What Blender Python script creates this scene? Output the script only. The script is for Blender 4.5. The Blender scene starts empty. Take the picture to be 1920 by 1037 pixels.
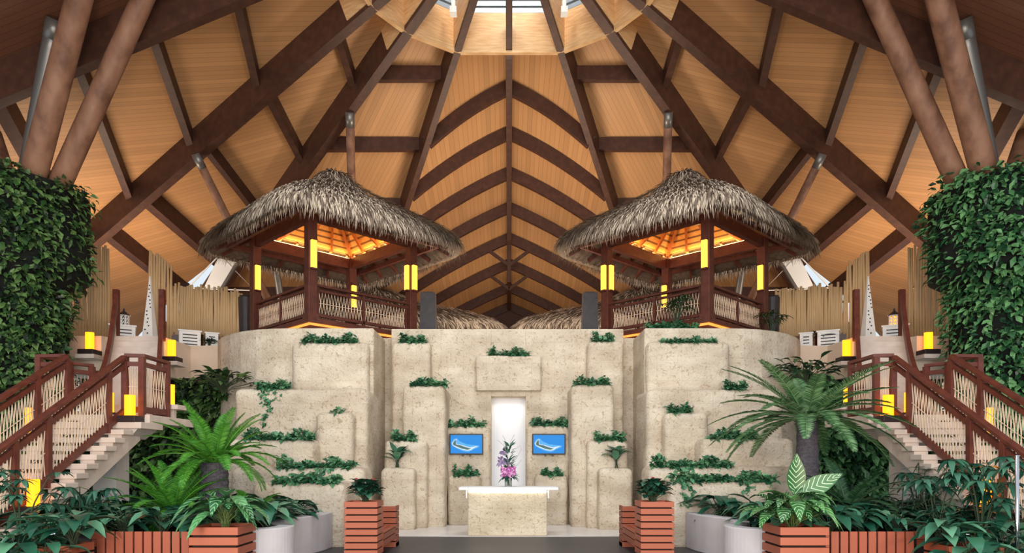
import bpy, bmesh, math, random
from math import sin, cos, pi, radians, sqrt, atan2, tan
from mathutils import Vector, Matrix

SC = bpy.context.scene
C = SC.collection
R = random.Random(11)

# ------------------------------------------------------------------ camera, sky, light, exposure
FPX, PX0, HY, EYE = 1280.0, 954.5, 865.0, 1.7
cd = bpy.data.cameras.new('camera')
cam = bpy.data.objects.new('camera', cd)
C.objects.link(cam)
cam.location = (0, 0, EYE)
cam.rotation_euler = (pi / 2, 0, 0)
cd.sensor_width = 36.0
cd.lens = 36.0 * FPX / 1920.0
cd.shift_x = (960 - PX0) / 1920.0
cd.shift_y = (HY - 518.5) / 1920.0
cd.clip_end = 300
SC.camera = cam

w = bpy.data.worlds.new('sky')
SC.world = w
w.use_nodes = True
nt = w.node_tree
bg = nt.nodes['Background']
bg.inputs[0].default_value = (0.82, 0.92, 1.0, 1)
bg.inputs[1].default_value = 0.95
SC.view_settings.view_transform = 'Standard'
SC.view_settings.look = 'None'
SC.view_settings.gamma = 1
SC.view_settings.exposure = 0.0


def area(name, loc, rot, size, power, col, sy=None, spread=None):
    l = bpy.data.lights.new(name, 'AREA')
    l.shape = 'RECTANGLE'
    l.size = size
    l.size_y = sy or size
    l.energy = power
    l.color = col
    if spread:
        l.spread = spread
    o = bpy.data.objects.new(name, l)
    C.objects.link(o)
    o.location = loc
    o.rotation_euler = rot
    return o


# added frontal fill light, out of view behind the camera
area('front_fill', (0, -6, 5.0), (radians(86), 0, 0), 16, 2900, (1, 0.95, 0.89), 8)
# daylight falling through the roof lantern onto its far side
area('lantern_daylight', (0, 12.6, 17.6), (radians(52), 0, 0), 4.0, 900, (1, 0.95, 0.88), 2.5)
# warm area lights added out of sight behind the wall to lighten the roof
for s in (-1, 1):
    area('roof_fill', (s * 12.8, 21.5, 5.3), (radians(180), 0, 0), 2.0, 330, (1, 0.80, 0.60))
    # upward fill added below the view to brighten the ceiling, no real fittings
    area('low_ceiling_fill', (s * 5.0, 3.0, 0.15), (radians(180 - 18), 0, s * 0.5), 1.6, 620, (1, 0.80, 0.60))
area('roof_fill', (0, 23.0, 5.4), (radians(180), 0, 0), 2.6, 560, (1, 0.82, 0.62))
area('roof_fill', (0, 31.5, 5.4), (radians(180), 0, 0), 1.6, 160, (1, 0.78, 0.55))
# downlight inside the white niche
area('niche_light', (0, 18.98, 3.42), (radians(-18), 0, 0), 0.7, 4, (1, 0.98, 0.95), 0.25)


def P(px, py, Y):
    return Vector(((px - PX0) * Y / FPX, Y, EYE + (HY - py) * Y / FPX))


def XX(px, Y):
    return (px - PX0) * Y / FPX


def ZZ(py, Y):
    return EYE + (HY - py) * Y / FPX


# ------------------------------------------------------------------ materials
def lin(c):
    def f(v):
        v /= 255.0
        return v / 12.92 if v <= 0.04045 else ((v + 0.055) / 1.055) ** 2.4
    return (f(c[0]), f(c[1]), f(c[2]), 1)


def mat(name, c, rough=0.6, metal=0.0, spec=0.4):
    m = bpy.data.materials.new(name)
    m.use_nodes = True
    b = m.node_tree.nodes['Principled BSDF']
    b.inputs['Base Color'].default_value = lin(c)
    b.inputs['Roughness'].default_value = rough
    b.inputs['Metallic'].default_value = metal
    b.inputs['Specular IOR Level'].default_value = spec
    return m


def N(m, t, **kw):
    n = m.node_tree.nodes.new(t)
    for k, v in kw.items():
        setattr(n, k, v)
    return n


def L(m, a, b):
    m.node_tree.links.new(a, b)


def noisy(name, c1, c2, scale=(4, 4, 4), rough=0.6, bump=0.0, bscale=None, detail=6, coord='Object', island=0.0, spec=0.4, c3=None):
    """two-tone noise material with optional bump and a per-piece tint"""
    m = mat(name, c1, rough, spec=spec)
    b = m.node_tree.nodes['Principled BSDF']
    tc = N(m, 'ShaderNodeTexCoord')
    mp = N(m, 'ShaderNodeMapping')
    mp.inputs['Scale'].default_value = scale
    L(m, tc.outputs[coord], mp.inputs['Vector'])
    nz = N(m, 'ShaderNodeTexNoise')
    nz.inputs['Scale'].default_value = 1.0
    nz.inputs['Detail'].default_value = detail
    L(m, mp.outputs['Vector'], nz.inputs['Vector'])
    rp = N(m, 'ShaderNodeValToRGB')
    rp.color_ramp.elements[0].position = 0.32
    rp.color_ramp.elements[1].position = 0.68
    rp.color_ramp.elements[0].color = lin(c1)
    rp.color_ramp.elements[1].color = lin(c2)
    if c3:
        e = rp.color_ramp.elements.new(0.5)
        e.color = lin(c3)
    fac = nz.outputs['Fac']
    if island:
        ge = N(m, 'ShaderNodeNewGeometry')
        mx = N(m, 'ShaderNodeMix')
        mx.inputs[0].default_value = island
        L(m, nz.outputs['Fac'], mx.inputs[2])
        L(m, ge.outputs['Random Per Island'], mx.inputs[3])
        fac = mx.outputs[0]
    L(m, fac, rp.inputs['Fac'])
    L(m, rp.outputs['Color'], b.inputs['Base Color'])
    if bump:
        bn = N(m, 'ShaderNodeTexNoise')
        bn.inputs['Scale'].default_value = bscale or 12
        bn.inputs['Detail'].default_value = 8
        L(m, tc.outputs[coord], bn.inputs['Vector'])
        bp = N(m, 'ShaderNodeBump')
        bp.inputs['Strength'].default_value = bump
        bp.inputs['Distance'].default_value = 0.05
        L(m, bn.outputs['Fac'], bp.inputs['Height'])
        L(m, bp.outputs['Normal'], b.inputs['Normal'])
    return m


def emis(name, c, st, base=None):
    m = mat(name, base or (20, 20, 20), 0.6)
    b = m.node_tree.nodes['Principled BSDF']
    b.inputs['Emission Color'].default_value = (*c, 1)
    b.inputs['Emission Strength'].default_value = st
    return m


def leafmat(name, c1, c2, rough=0.42, big=0.0, stripe=None, scale=1.2, c3=None):
    m = noisy(name, c1, c2, (scale,) * 3, rough, island=0.55, spec=0.45, c3=c3)
    if stripe:
        b = m.node_tree.nodes['Principled BSDF']
        src = b.inputs['Base Color'].links[0].from_socket
        uv = N(m, 'ShaderNodeUVMap')
        sp = N(m, 'ShaderNodeSeparateXYZ')
        L(m, uv.outputs['UV'], sp.inputs[0])
        # chevron veins: v - |u|*k
        ab = N(m, 'ShaderNodeMath', operation='ABSOLUTE')
        L(m, sp.outputs['X'], ab.inputs[0])
        mu = N(m, 'ShaderNodeMath', operation='MULTIPLY_ADD')
        mu.inputs[1].default_value = -0.22
        L(m, ab.outputs[0], mu.inputs[0])
        L(m, sp.outputs['Y'], mu.inputs[2])
        fr = N(m, 'ShaderNodeMath', operation='MULTIPLY')
        fr.inputs[1].default_value = stripe[1]
        L(m, mu.outputs[0], fr.inputs[0])
        f2 = N(m, 'ShaderNodeMath', operation='FRACT')
        L(m, fr.outputs[0], f2.inputs[0])
        lt = N(m, 'ShaderNodeMath', operation='LESS_THAN')
        lt.inputs[1].default_value = stripe[2]
        L(m, f2.outputs[0], lt.inputs[0])
        ed = N(m, 'ShaderNodeMath', operation='LESS_THAN')
        ed.inputs[1].default_value = 0.86
        L(m, ab.outputs[0], ed.inputs[0])
        m2 = N(m, 'ShaderNodeMath', operation='MULTIPLY')
        L(m, lt.outputs[0], m2.inputs[0])
        L(m, ed.outputs[0], m2.inputs[1])
        mx = N(m, 'ShaderNodeMix', data_type='RGBA')
        L(m, m2.outputs[0], mx.inputs[0])
        L(m, src, mx.inputs[6])
        mx.inputs[7].default_value = lin(stripe[0])
        L(m, mx.outputs[2], b.inputs['Base Color'])
    return m


def boards(name, c1, c2, line, width=1.0, frac=0.05, rough=0.6, coord='UV', axis='X', grain=(6, 60, 1), mixl=0.75):
    """planks: thin dark joints at every unit of one coordinate"""
    m = noisy(name, c1, c2, grain, rough, coord=coord)
    b = m.node_tree.nodes['Principled BSDF']
    src = b.inputs['Base Color'].links[0].from_socket
    tc = N(m, 'ShaderNodeTexCoord')
    sp = N(m, 'ShaderNodeSeparateXYZ')
    L(m, tc.outputs[coord], sp.inputs[0])
    dv = N(m, 'ShaderNodeMath', operation='DIVIDE')
    dv.inputs[1].default_value = width
    L(m, sp.outputs[axis], dv.inputs[0])
    fr = N(m, 'ShaderNodeMath', operation='FRACT')
    L(m, dv.outputs[0], fr.inputs[0])
    lt = N(m, 'ShaderNodeMath', operation='LESS_THAN')
    lt.inputs[1].default_value = frac
    L(m, fr.outputs[0], lt.inputs[0])
    ml = N(m, 'ShaderNodeMath', operation='MULTIPLY')
    ml.inputs[1].default_value = mixl
    L(m, lt.outputs[0], ml.inputs[0])
    fl = N(m, 'ShaderNodeMath', operation='FLOOR')
    L(m, dv.outputs[0], fl.inputs[0])
    wn = N(m, 'ShaderNodeTexWhiteNoise', noise_dimensions='1D')
    L(m, fl.outputs[0], wn.inputs['W'])
    hs = N(m, 'ShaderNodeHueSaturation')
    mr = N(m, 'ShaderNodeMapRange')
    mr.inputs['To Min'].default_value = 0.9
    mr.inputs['To Max'].default_value = 1.08
    L(m, wn.outputs['Value'], mr.inputs['Value'])
    L(m, mr.outputs[0], hs.inputs['Value'])
    L(m, src, hs.inputs['Color'])
    mx = N(m, 'ShaderNodeMix', data_type='RGBA')
    L(m, ml.outputs[0], mx.inputs[0])
    L(m, hs.outputs['Color'], mx.inputs[6])
    mx.inputs[7].default_value = lin(line)
    L(m, mx.outputs[2], b.inputs['Base Color'])
    return m


def coral(name, c1, c2, c3):
    """coral-stone cladding: square blocks with faint joints, pitted and veined"""
    m = noisy(name, c1, c2, (1.3, 1.3, 2.2), 0.85, spec=0.2, c3=c3)
    b = m.node_tree.nodes['Principled BSDF']
    src = b.inputs['Base Color'].links[0].from_socket
    tc = N(m, 'ShaderNodeTexCoord')
    # curly veins
    n1 = N(m, 'ShaderNodeTexNoise')
    n1.inputs['Scale'].default_value = 9
    n1.inputs['Detail'].default_value = 5
    n1.inputs['Distortion'].default_value = 1.6
    L(m, tc.outputs['Object'], n1.inputs['Vector'])
    r1 = N(m, 'ShaderNodeValToRGB')
    r1.color_ramp.elements[0].position = 0.33
    r1.color_ramp.elements[1].position = 0.44
    r1.color_ramp.elements[0].color = (0.70, 0.64, 0.57, 1)
    r1.color_ramp.elements[1].color = (1, 1, 1, 1)
    L(m, n1.outputs['Fac'], r1.inputs['Fac'])
    mx = N(m, 'ShaderNodeMix', data_type='RGBA', blend_type='MULTIPLY')
    mx.inputs[0].default_value = 1
    L(m, src, mx.inputs[6])
    L(m, r1.outputs['Color'], mx.inputs[7])
    # block joints in the face plane (x, z)
    sp = N(m, 'ShaderNodeSeparateXYZ')
    L(m, tc.outputs['Object'], sp.inputs[0])
    cb = N(m, 'ShaderNodeCombineXYZ')
    L(m, sp.outputs['X'], cb.inputs[0])
    L(m, sp.outputs['Z'], cb.inputs[1])
    br = N(m, 'ShaderNodeTexBrick')
    br.offset = 0.0
    br.inputs['Scale'].default_value = 1.0
    br.inputs['Brick Width'].default_value = 0.62
    br.inputs['Row Height'].default_value = 0.62
    br.inputs['Mortar Size'].default_value = 0.008
    br.inputs['Mortar Smooth'].default_value = 0.4
    br.inputs['Color1'].default_value = (1, 1, 1, 1)
    br.inputs['Color2'].default_value = (0.94, 0.95, 0.92, 1)
    br.inputs['Mortar'].default_value = (0.74, 0.68, 0.58, 1)
    L(m, cb.outputs[0], br.inputs['Vector'])
    m2 = N(m, 'ShaderNodeMix', data_type='RGBA', blend_type='MULTIPLY')
    m2.inputs[0].default_value = 0.4
    L(m, mx.outputs[2], m2.inputs[6])
    L(m, br.outputs['Color'], m2.inputs[7])
    L(m, m2.outputs[2], b.inputs['Base Color'])
    n2 = N(m, 'ShaderNodeTexNoise')
    n2.inputs['Scale'].default_value = 14
    n2.inputs['Detail'].default_value = 8
    n2.inputs['Distortion'].default_value = 1.0
    L(m, tc.outputs['Object'], n2.inputs['Vector'])
    bp = N(m, 'ShaderNodeBump')
    bp.inputs['Strength'].default_value = 0.6
    bp.inputs['Distance'].default_value = 0.05
    L(m, n2.outputs['Fac'], bp.inputs['Height'])
    L(m, bp.outputs['Normal'], b.inputs['Normal'])
    return m


M = {}
M['coral'] = coral('coral_stone', (194, 177, 156), (224, 211, 192), (210, 195, 175))
M['coral_desk'] = coral('coral_desk', (200, 184, 158), (228, 214, 190), (214, 199, 174))
M['render_wall'] = noisy('cream_render', (214, 194, 172), (224, 206, 186), (2, 2, 2), 0.8)
M['white'] = mat('white_paint', (238, 238, 236), 0.5)
M['niche'] = mat('white_niche', (236, 238, 244), 0.5)
M['marble'] = noisy('pale_stone_floor', (222, 216, 212), (236, 231, 228), (1.5, 1.5, 1.5), 0.3)
M['deck'] = boards('dark_decking', (58, 56, 58), (76, 74, 76), (22, 22, 24), 0.14, 0.07, 0.5, 'Object', 'Y', (1, 30, 1))
M['pale_floor'] = noisy('stone_floor', (186, 180, 172), (200, 194, 186), (1, 1, 1), 0.5)
M['ceil'] = boards('ceiling_boards', (182, 134, 88), (196, 148, 102), (132, 92, 58), 1.0, 0.08, 0.55, mixl=0.6)
M['ceil_dark'] = boards('dark_boards', (104, 66, 46), (124, 80, 56), (60, 36, 26), 1.0, 0.06, 0.6)
M['beam'] = noisy('glulam_brown', (66, 40, 30), (84, 52, 38), (5, 5, 5), 0.55, c3=(74, 45, 33))
M['fir'] = noisy('fir_panel', (204, 158, 108), (226, 188, 140), (3, 3, 26), 0.5, c3=(216, 172, 122))
M['log'] = noisy('log_timber', (104, 68, 50), (152, 110, 86), (3, 3, 1.4), 0.6, c3=(134, 94, 72))
M['steel'] = mat('grey_steel', (128, 124, 120), 0.4, 0.6)
M['polished'] = mat('polished_steel', (200, 200, 205), 0.2, 1.0)
M['red'] = noisy('red_brown_timber', (88, 42, 32), (110, 54, 40), (6, 6, 6), 0.45)
M['pavwood'] = noisy('dark_red_timber', (76, 38, 28), (98, 50, 36), (6, 6, 6), 0.5)
M['slat'] = noisy('orange_slats', (114, 56, 42), (166, 88, 62), (2, 14, 14), 0.5, island=0.6, c3=(140, 70, 50))
M['slatv'] = noisy('brown_slats', (100, 52, 42), (156, 82, 60), (14, 14, 2), 0.55, island=0.7, c3=(150, 70, 50))
M['gap'] = mat('planter_liner', (34, 20, 16), 0.9)
M['thatch'] = noisy('thatch_core', (74, 60, 50), (100, 84, 70), (8, 8, 8), 0.95)
M['straw'] = noisy('thatch_straw', (112, 98, 86), (212, 196, 176), (2, 2, 2), 0.9, island=0.9, c3=(170, 152, 134), spec=0.1)
M['soffit'] = boards('slatted_soffit', (214, 146, 72), (228, 164, 90), (96, 50, 22), 0.12, 0.3, 0.6, 'Object', 'Z', (8, 8, 8), 0.9)
M['raft'] = noisy('pavilion_rafter', (164, 90, 48), (180, 104, 58), (5, 5, 5), 0.55)
M['salmon'] = mat('salmon_panel', (206, 128, 96), 0.6)
M['bamboo'] = noisy('bamboo_poles', (176, 140, 100), (214, 182, 138), (3, 3, 1), 0.6, island=0.7, c3=(196, 162, 118))
M['rattan'] = mat('rattan', (222, 196, 168), 0.6)
M['tread'] = noisy('stone_tread', (206, 186, 172), (222, 204, 190), (3, 3, 3), 0.6)
M['pier'] = noisy('pier_render', (206, 194, 186), (216, 206, 198), (2, 2, 2), 0.7)
M['conc'] = noisy('smooth_concrete', (196, 190, 192), (206, 201, 203), (3, 3, 3), 0.55)
M['soil'] = noisy('dark_soil', (38, 34, 34), (58, 50, 46), (9, 9, 9), 0.95)
M['black'] = mat('black_plastic', (22, 22, 24), 0.4)
M['lampbase'] = mat('lamp_base', (44, 30, 30), 0.5)
M['pot'] = noisy('dark_pot', (46, 40, 42), (60, 54, 56), (4, 4, 4), 0.5)
M['trunk'] = noisy('palm_trunk', (70, 66, 74), (98, 92, 98), (10, 10, 24), 0.95, bump=0.8, bscale=22)
M['lantern'] = emis('lantern_glow', (1, 0.29, 0.004), 3.2)
M['lampbox'] = emis('lamp_box_glow', (1, 0.50, 0.05), 2.6)
M['cove'] = emis('cove_strip', (1, 0.56, 0.16), 60)
M['strip'] = emis('edge_strip', (1, 0.30, 0.05), 2.0)
M['ledstrip'] = emis('desk_strip', (1, 0.93, 0.80), 7)
M['screen'] = emis('screen_sea', (0.0, 0.26, 0.78), 1.0)
M['screen_sand'] = emis('screen_sand', (0.72, 0.82, 0.88), 1.0)
M['screen_reef'] = emis('screen_reef', (0.10, 0.45, 0.90), 1.0)
M['screen_green'] = emis('screen_trees', (0.07, 0.16, 0.16), 1.0)
M['downlight'] = emis('downlight', (1, 0.92, 0.8), 6)
M['fernwall'] = leafmat('living_wall_leaves', (30, 42, 30), (104, 136, 76), 0.42, scale=0.9, c3=(54, 90, 44))
M['fernwall2'] = leafmat('living_wall_leaves_cool', (28, 64, 38), (112, 162, 104), 0.38, scale=0.8, c3=(56, 106, 62))
M['ivy'] = leafmat('ivy_leaves', (32, 82, 54), (96, 148, 104), 0.45, scale=3, c3=(56, 112, 76))
M['wallcore'] = mat('living_wall_mat', (20, 22, 20), 0.95)
M['lily'] = leafmat('lily_leaves', (28, 78, 60), (96, 150, 118), 0.3, scale=2, c3=(52, 108, 82))
M['aglao'] = leafmat('spotted_leaves', (24, 78, 44), (78, 138, 84), 0.35, stripe=((120, 172, 118), 7, 0.3), scale=2)
M['cala'] = leafmat('striped_leaves', (26, 84, 38), (70, 130, 62), 0.38, stripe=((178, 210, 166), 8, 0.17), scale=2)
M['cycad'] = leafmat('cycad_green', (44, 112, 30), (96, 160, 52), 0.45, scale=1.5)
M['cycad_dk'] = leafmat('cycad_blue_green', (52, 88, 52), (112, 146, 100), 0.42, scale=1.5, c3=(76, 116, 68))
M['cycad_under'] = leafmat('cycad_dark', (24, 58, 34), (56, 92, 58), 0.45, scale=1.5)
M['scheff'] = leafmat('umbrella_leaves', (22, 66, 52), (68, 120, 96), 0.28, scale=2)
M['stem'] = mat('plant_stem', (92, 110, 60), 0.6)
M['stem_dk'] = mat('dark_stem', (58, 70, 48), 0.7)
M['redflower'] = mat('red_spathe', (170, 40, 44), 0.4)
M['pinkflower'] = noisy('orchid_petals', (176, 70, 150), (226, 168, 214), (20, 20, 20), 0.5, island=0.7)
M['lilac'] = noisy('lilac_petals', (120, 98, 140), (168, 148, 180), (20, 20, 20), 0.6, island=0.6)
M['palebranch'] = mat('pale_branch', (196, 190, 196), 0.6)
M['whiteflower'] = mat('white_spathe', (236, 236, 226), 0.5)
M['louvre'] = noisy('white_louvre_wood', (236, 232, 226), (246, 243, 238), (4, 4, 4), 0.5)
M['alu'] = mat('pale_aluminium', (150, 160, 168), 0.35, 0.3)
gm = mat('clear_glass', (245, 250, 252), 0.03)
gb = gm.node_tree.nodes['Principled BSDF']
gb.inputs['Transmission Weight'].default_value = 1.0
gb.inputs['IOR'].default_value = 1.15
M['glass'] = gm


# ------------------------------------------------------------------ mesh builder
class MB:
    def __init__(s):
        s.v, s.f, s.m, s.uv = [], [], [], {}

    def add(s, vs, fs, mi=0, uvs=None):
        o = len(s.v)
        s.v += [tuple(v) for v in vs]
        for k, f in enumerate(fs):
            if uvs is not None:
                s.uv[len(s.f)] = [uvs[i] for i in f]
            s.f.append(tuple(i + o for i in f))
            s.m.append(mi)
        return s

    def box(s, x0, x1, y0, y1, z0, z1, mi=0):
        vs = [(x, y, z) for z in (z0, z1) for y in (y0, y1) for x in (x0, x1)]
        return s.add(vs, [(0, 2, 3, 1), (4, 5, 7, 6), (0, 1, 5, 4), (2, 6, 7, 3), (0, 4, 6, 2), (1, 3, 7, 5)], mi)

    def bar(s, p0, p1, w_, h_, up=(0, 0, 1), mi=0, w1=None, h1=None):
        p0, p1 = Vector(p0), Vector(p1)
        d = (p1 - p0).normalized()
        sx = d.cross(Vector(up))
        if sx.length < 1e-4:
            sx = d.cross(Vector((1, 0, 0)))
        sx.normalize()
        u = sx.cross(d).normalized()
        vs = []
        for p, ww, hh in ((p0, w_, h_), (p1, w1 or w_, h1 or h_)):
            for a, b in ((-1, -1), (1, -1), (1, 1), (-1, 1)):
                vs.append(p + sx * a * ww / 2 + u * b * hh / 2)
        return s.add(vs, [(3, 2, 1, 0), (4, 5, 6, 7), (0, 1, 5, 4), (1, 2, 6, 5), (2, 3, 7, 6), (3, 0, 4, 7)], mi)

    def sweep(s, pts, w_, h_, mi=0):
        """rectangular section swept along a polyline, upright sides"""
        pts = [Vector(p) for p in pts]
        vs, fs = [], []
        for i, p in enumerate(pts):
            a, b = pts[max(i - 1, 0)], pts[min(i + 1, len(pts) - 1)]
            d = (b - a)
            sx = Vector((d.y, -d.x, 0))
            if sx.length < 1e-5:
                sx = Vector((1, 0, 0))
            sx.normalize()
            u = sx.cross(d.normalized())
            if u.z < 0:
                u = -u
            for q, r in ((-1, -1), (1, -1), (1, 1), (-1, 1)):
                vs.append(p + sx * q * w_ / 2 + u * r * h_ / 2)
        for i in range(len(pts) - 1):
            for k in range(4):
                fs.append((4 * i + k, 4 * i + (k + 1) % 4, 4 * i + 4 + (k + 1) % 4, 4 * i + 4 + k))
        e = 4 * (len(pts) - 1)
        fs += [(3, 2, 1, 0), (e, e + 1, e + 2, e + 3)]
        return s.add(vs, fs, mi)

    def tube(s, pts, r, n=8, mi=0, cap=True):
        pts = [Vector(p) for p in pts]
        rs = r if isinstance(r, (list, tuple)) else [r] * len(pts)
        vs, fs = [], []
        ref = None
        for i, p in enumerate(pts):
            d = (pts[min(i + 1, len(pts) - 1)] - pts[max(i - 1, 0)]).normalized()
            if ref is None:
                ref = d.orthogonal().normalized()
            ref = (ref - d * ref.dot(d))
            if ref.length < 1e-5:
                ref = d.orthogonal()
            ref.normalize()
            b = d.cross(ref)
            for k in range(n):
                a = 2 * pi * k / n
                vs.append(p + (ref * cos(a) + b * sin(a)) * rs[i])
        for i in range(len(pts) - 1):
            for k in range(n):
                fs.append((i * n + k, i * n + (k + 1) % n, i * n + n + (k + 1) % n, i * n + n + k))
        if cap:
            fs.append(tuple(range(n - 1, -1, -1)))
            fs.append(tuple(range((len(pts) - 1) * n, len(pts) * n)))
        return s.add(vs, fs, mi)

    def lathe(s, prof, n=24, c=(0, 0, 0), mi=0):
        vs, fs = [], []
        for r, z in prof:
            for k in range(n):
                a = 2 * pi * k / n
                vs.append((c[0] + r * cos(a), c[1] + r * sin(a), c[2] + z))
        for i in range(len(prof) - 1):
            for k in range(n):
                fs.append((i * n + k, i * n + (k + 1) % n, i * n + n + (k + 1) % n, i * n + n + k))
        fs.append(tuple(range(n - 1, -1, -1)))
        fs.append(tuple(range((len(prof) - 1) * n, len(prof) * n)))
        return s.add(vs, fs, mi)

    def prism(s, poly, z0, z1, mi=0):
        n = len(poly)
        vs = [(x, y, z0) for x, y in poly] + [(x, y, z1) for x, y in poly]
        fs = [(k, (k + 1) % n, n + (k + 1) % n, n + k) for k in range(n)]
        fs += [tuple(range(n - 1, -1, -1)), tuple(range(n, 2 * n))]
        return s.add(vs, fs, mi)

    def leaf(s, base, d, up, Ln, W, droop=0.2, seg=4, fold=0.18, mi=0, shape=0.75, petiole=0):
        """one folded leaf blade; uv x = -1..1 across, y = 0..1 along"""
        d = Vector(d).normalized()
        up = Vector(up)
        side = d.cross(up)
        if side.length < 1e-4:
            side = d.orthogonal()
        side.normalize()
        nrm = side.cross(d).normalized()
        vs, uvs, fs = [], [], []
        b = Vector(base)
        for i in range(seg + 1):
            t = i / seg
            c = b + d * Ln * (t - 0.25 * droop * t * t) + Vector((0, 0, -1)) * droop * Ln * t * t
            ww = W * (sin(pi * min(1, (t * 0.97 + 0.03)) ** shape)) if i < seg else 0.0
            ww = max(ww, 0.0)
            if i == seg:
                vs.append(c); uvs.append((0, 1))
            else:
                vs += [c - side * ww / 2 + nrm * fold * ww, c, c + side * ww / 2 + nrm * fold * ww]
                uvs += [(-1, t), (0, t), (1, t)]
        for i in range(seg - 1):
            o = 3 * i
            fs += [(o, o + 1, o + 4, o + 3), (o + 1, o + 2, o + 5, o + 4)]
        o = 3 * (seg - 1)
        fs += [(o, o + 1, o + 3), (o + 1, o + 2, o + 3)]
        return s.add(vs, fs, mi, uvs)

    def stone(s, x0, x1, y0, y1, z0, z1, r=.1, step=.16, amp=.022, seed=0.0):
        """rounded stone block with uneven hand-dressed faces (one closed shell)"""
        from mathutils import noise
        lo, hi = Vector((x0, y0, z0)), Vector((x1, y1, z1))
        n = [max(2, int(math.ceil((hi[i] - lo[i]) / step))) for i in range(3)]
        idx = {}

        def co(i, k):
            # grid lines crowd towards the rounded edges
            t = k / n[i]
            L_ = hi[i] - lo[i]
            return lo[i] + L_ * t
        ext = []
        for i in range(3):
            L_ = hi[i] - lo[i]
            rr = min(r, L_ * .45)
            inner = [lo[i] + rr + (L_ - 2 * rr) * k / n[i] for k in range(n[i] + 1)]
            ext.append([lo[i], lo[i] + rr * .3, lo[i] + rr * .65] + inner + [hi[i] - rr * .65, hi[i] - rr * .3, hi[i]])
        m_ = [len(e) for e in ext]

        def vid(a, b, c):
            key = (a, b, c)
            if key not in idx:
                p = Vector((ext[0][a], ext[1][b], ext[2][c]))
                q = Vector([min(max(p[i], lo[i] + min(r, (hi[i] - lo[i]) * .45)), hi[i] - min(r, (hi[i] - lo[i]) * .45)) for i in range(3)])
                if c == 0:
                    q.z = p.z
                d = p - q
                if d.length > 1e-6:
                    p = q + d.normalized() * min(d.length, r)
                w_ = noise.noise_vector(p * 1.7 + Vector((seed, seed * .7, 0))) * amp + noise.noise_vector(p * 5 + Vector((seed, 0, seed))) * amp * .45
                if c == 0:
                    w_.z = 0
                p = p + w_
                idx[key] = len(s.v) + len(vs)
                vs.append(p)
            return idx[key]
        vs, fs = [], []
        for ax in range(3):
            u, v = (ax + 1) % 3, (ax + 2) % 3
            for side in (0, m_[ax] - 1):
                for i in range(m_[u] - 1):
                    for j in range(m_[v] - 1):
                        quad = []
                        for di, dj in ((0, 0), (1, 0), (1, 1), (0, 1)):
                            c = [0, 0, 0]
                            c[ax] = side
                            c[u] = i + di
                            c[v] = j + dj
                            quad.append(vid(*c))
                        if side == 0:
                            quad.reverse()
                        fs.append(tuple(quad))
        for f in fs:
            s.f.append(f)
            s.m.append(0)
        s.v += [tuple(p) for p in vs]
        return s

    def build(s, name, mats, parent=None, smooth=False, bevel=0, bseg=2, loc=None):
        me = bpy.data.meshes.new(name)
        me.from_pydata(s.v, [], s.f)
        if not isinstance(mats, (list, tuple)):
            mats = [mats]
        for m in mats:
            me.materials.append(m)
        if len(mats) > 1:
            me.polygons.foreach_set('material_index', s.m)
        if s.uv:
            lay = me.uv_layers.new(name='UVMap')
            for fi, us in s.uv.items():
                st = me.polygons[fi].loop_start
                for k, q in enumerate(us):
                    lay.data[st + k].uv = q
        if smooth:
            me.polygons.foreach_set('use_smooth', [True] * len(me.polygons))
        me.update()
        o = bpy.data.objects.new(name, me)
        C.objects.link(o)
        if parent is not None:
            o.parent = parent
        if loc is not None:
            o.location = loc
        if bevel:
            b = o.modifiers.new('bevel', 'BEVEL')
            b.width = bevel
            b.segments = bseg
            b.limit_method = 'ANGLE'
        return o


def tag(o, label, cat, group=None, kind=None):
    if label:
        o['label'] = label
    if cat:
        o['category'] = cat
    if group:
        o['group'] = group
    if kind:
        o['kind'] = kind
    return o


def empty(name, loc=(0, 0, 0), rz=0):
    o = bpy.data.objects.new(name, None)
    o.empty_display_size = 0.2
    C.objects.link(o)
    o.location = loc
    o.rotation_euler = (0, 0, rz)
    return o


def thing(name, label, cat, loc=(0, 0, 0), rz=0, group=None):
    return tag(empty(name, loc, rz), label, cat, group)


def copytree(o, loc, rz=None, label=None, sc=None, parent=None):
    c = o.copy()
    C.objects.link(c)
    if parent is not None:
        c.parent = parent
    if loc is not None:
        c.location = loc
    if rz is not None:
        c.rotation_euler = (0, 0, rz)
    if sc is not None:
        c.scale = sc
    if label:
        c['label'] = label
    for ch in list(o.children):
        copytree(ch, None, parent=c)
    return c


def struct(o):
    o['kind'] = 'structure'
    return o


SIDE = {-1: 'left', 1: 'right'}
# ------------------------------------------------------------------ floors and the stone wall
EDGE = 15.43
b = MB().box(-16, 16, -8, EDGE, -0.25, 0.0)
struct(b.build('floor', M['deck']))
b = MB().box(-3.9, 3.9, EDGE, 19.6, -0.2, 0.012)
struct(b.build('trim_1', M['marble']))
UP = 4.95
b = MB()
b.prism([(-3.4, 20.5), (3.4, 20.5), (4, 19.6), (8.0, 20.2), (8.6, 19.4), (18, 19.4), (18, 48), (-18, 48), (-18, 19.4), (-8.6, 19.4), (-8.0, 20.2), (-4, 19.6)], 4.55, UP)
struct(b.build('floor_upper', M['pale_floor']))

wall = MB()
# centre wall with the niche opening
wc = 18.7
zt = ZZ(617, wc)
nz = ZZ(743, wc)
nx0, nx1 = XX(921, wc), XX(986, wc)
xa, xb = XX(734, wc), XX(1169, wc)
wall.box(xa, nx0, wc, 20.4, 0, zt)
wall.box(nx1, xb, wc, 20.4, 0, zt)
wall.box(nx0, nx1, wc, 20.4, nz, zt)
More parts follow.
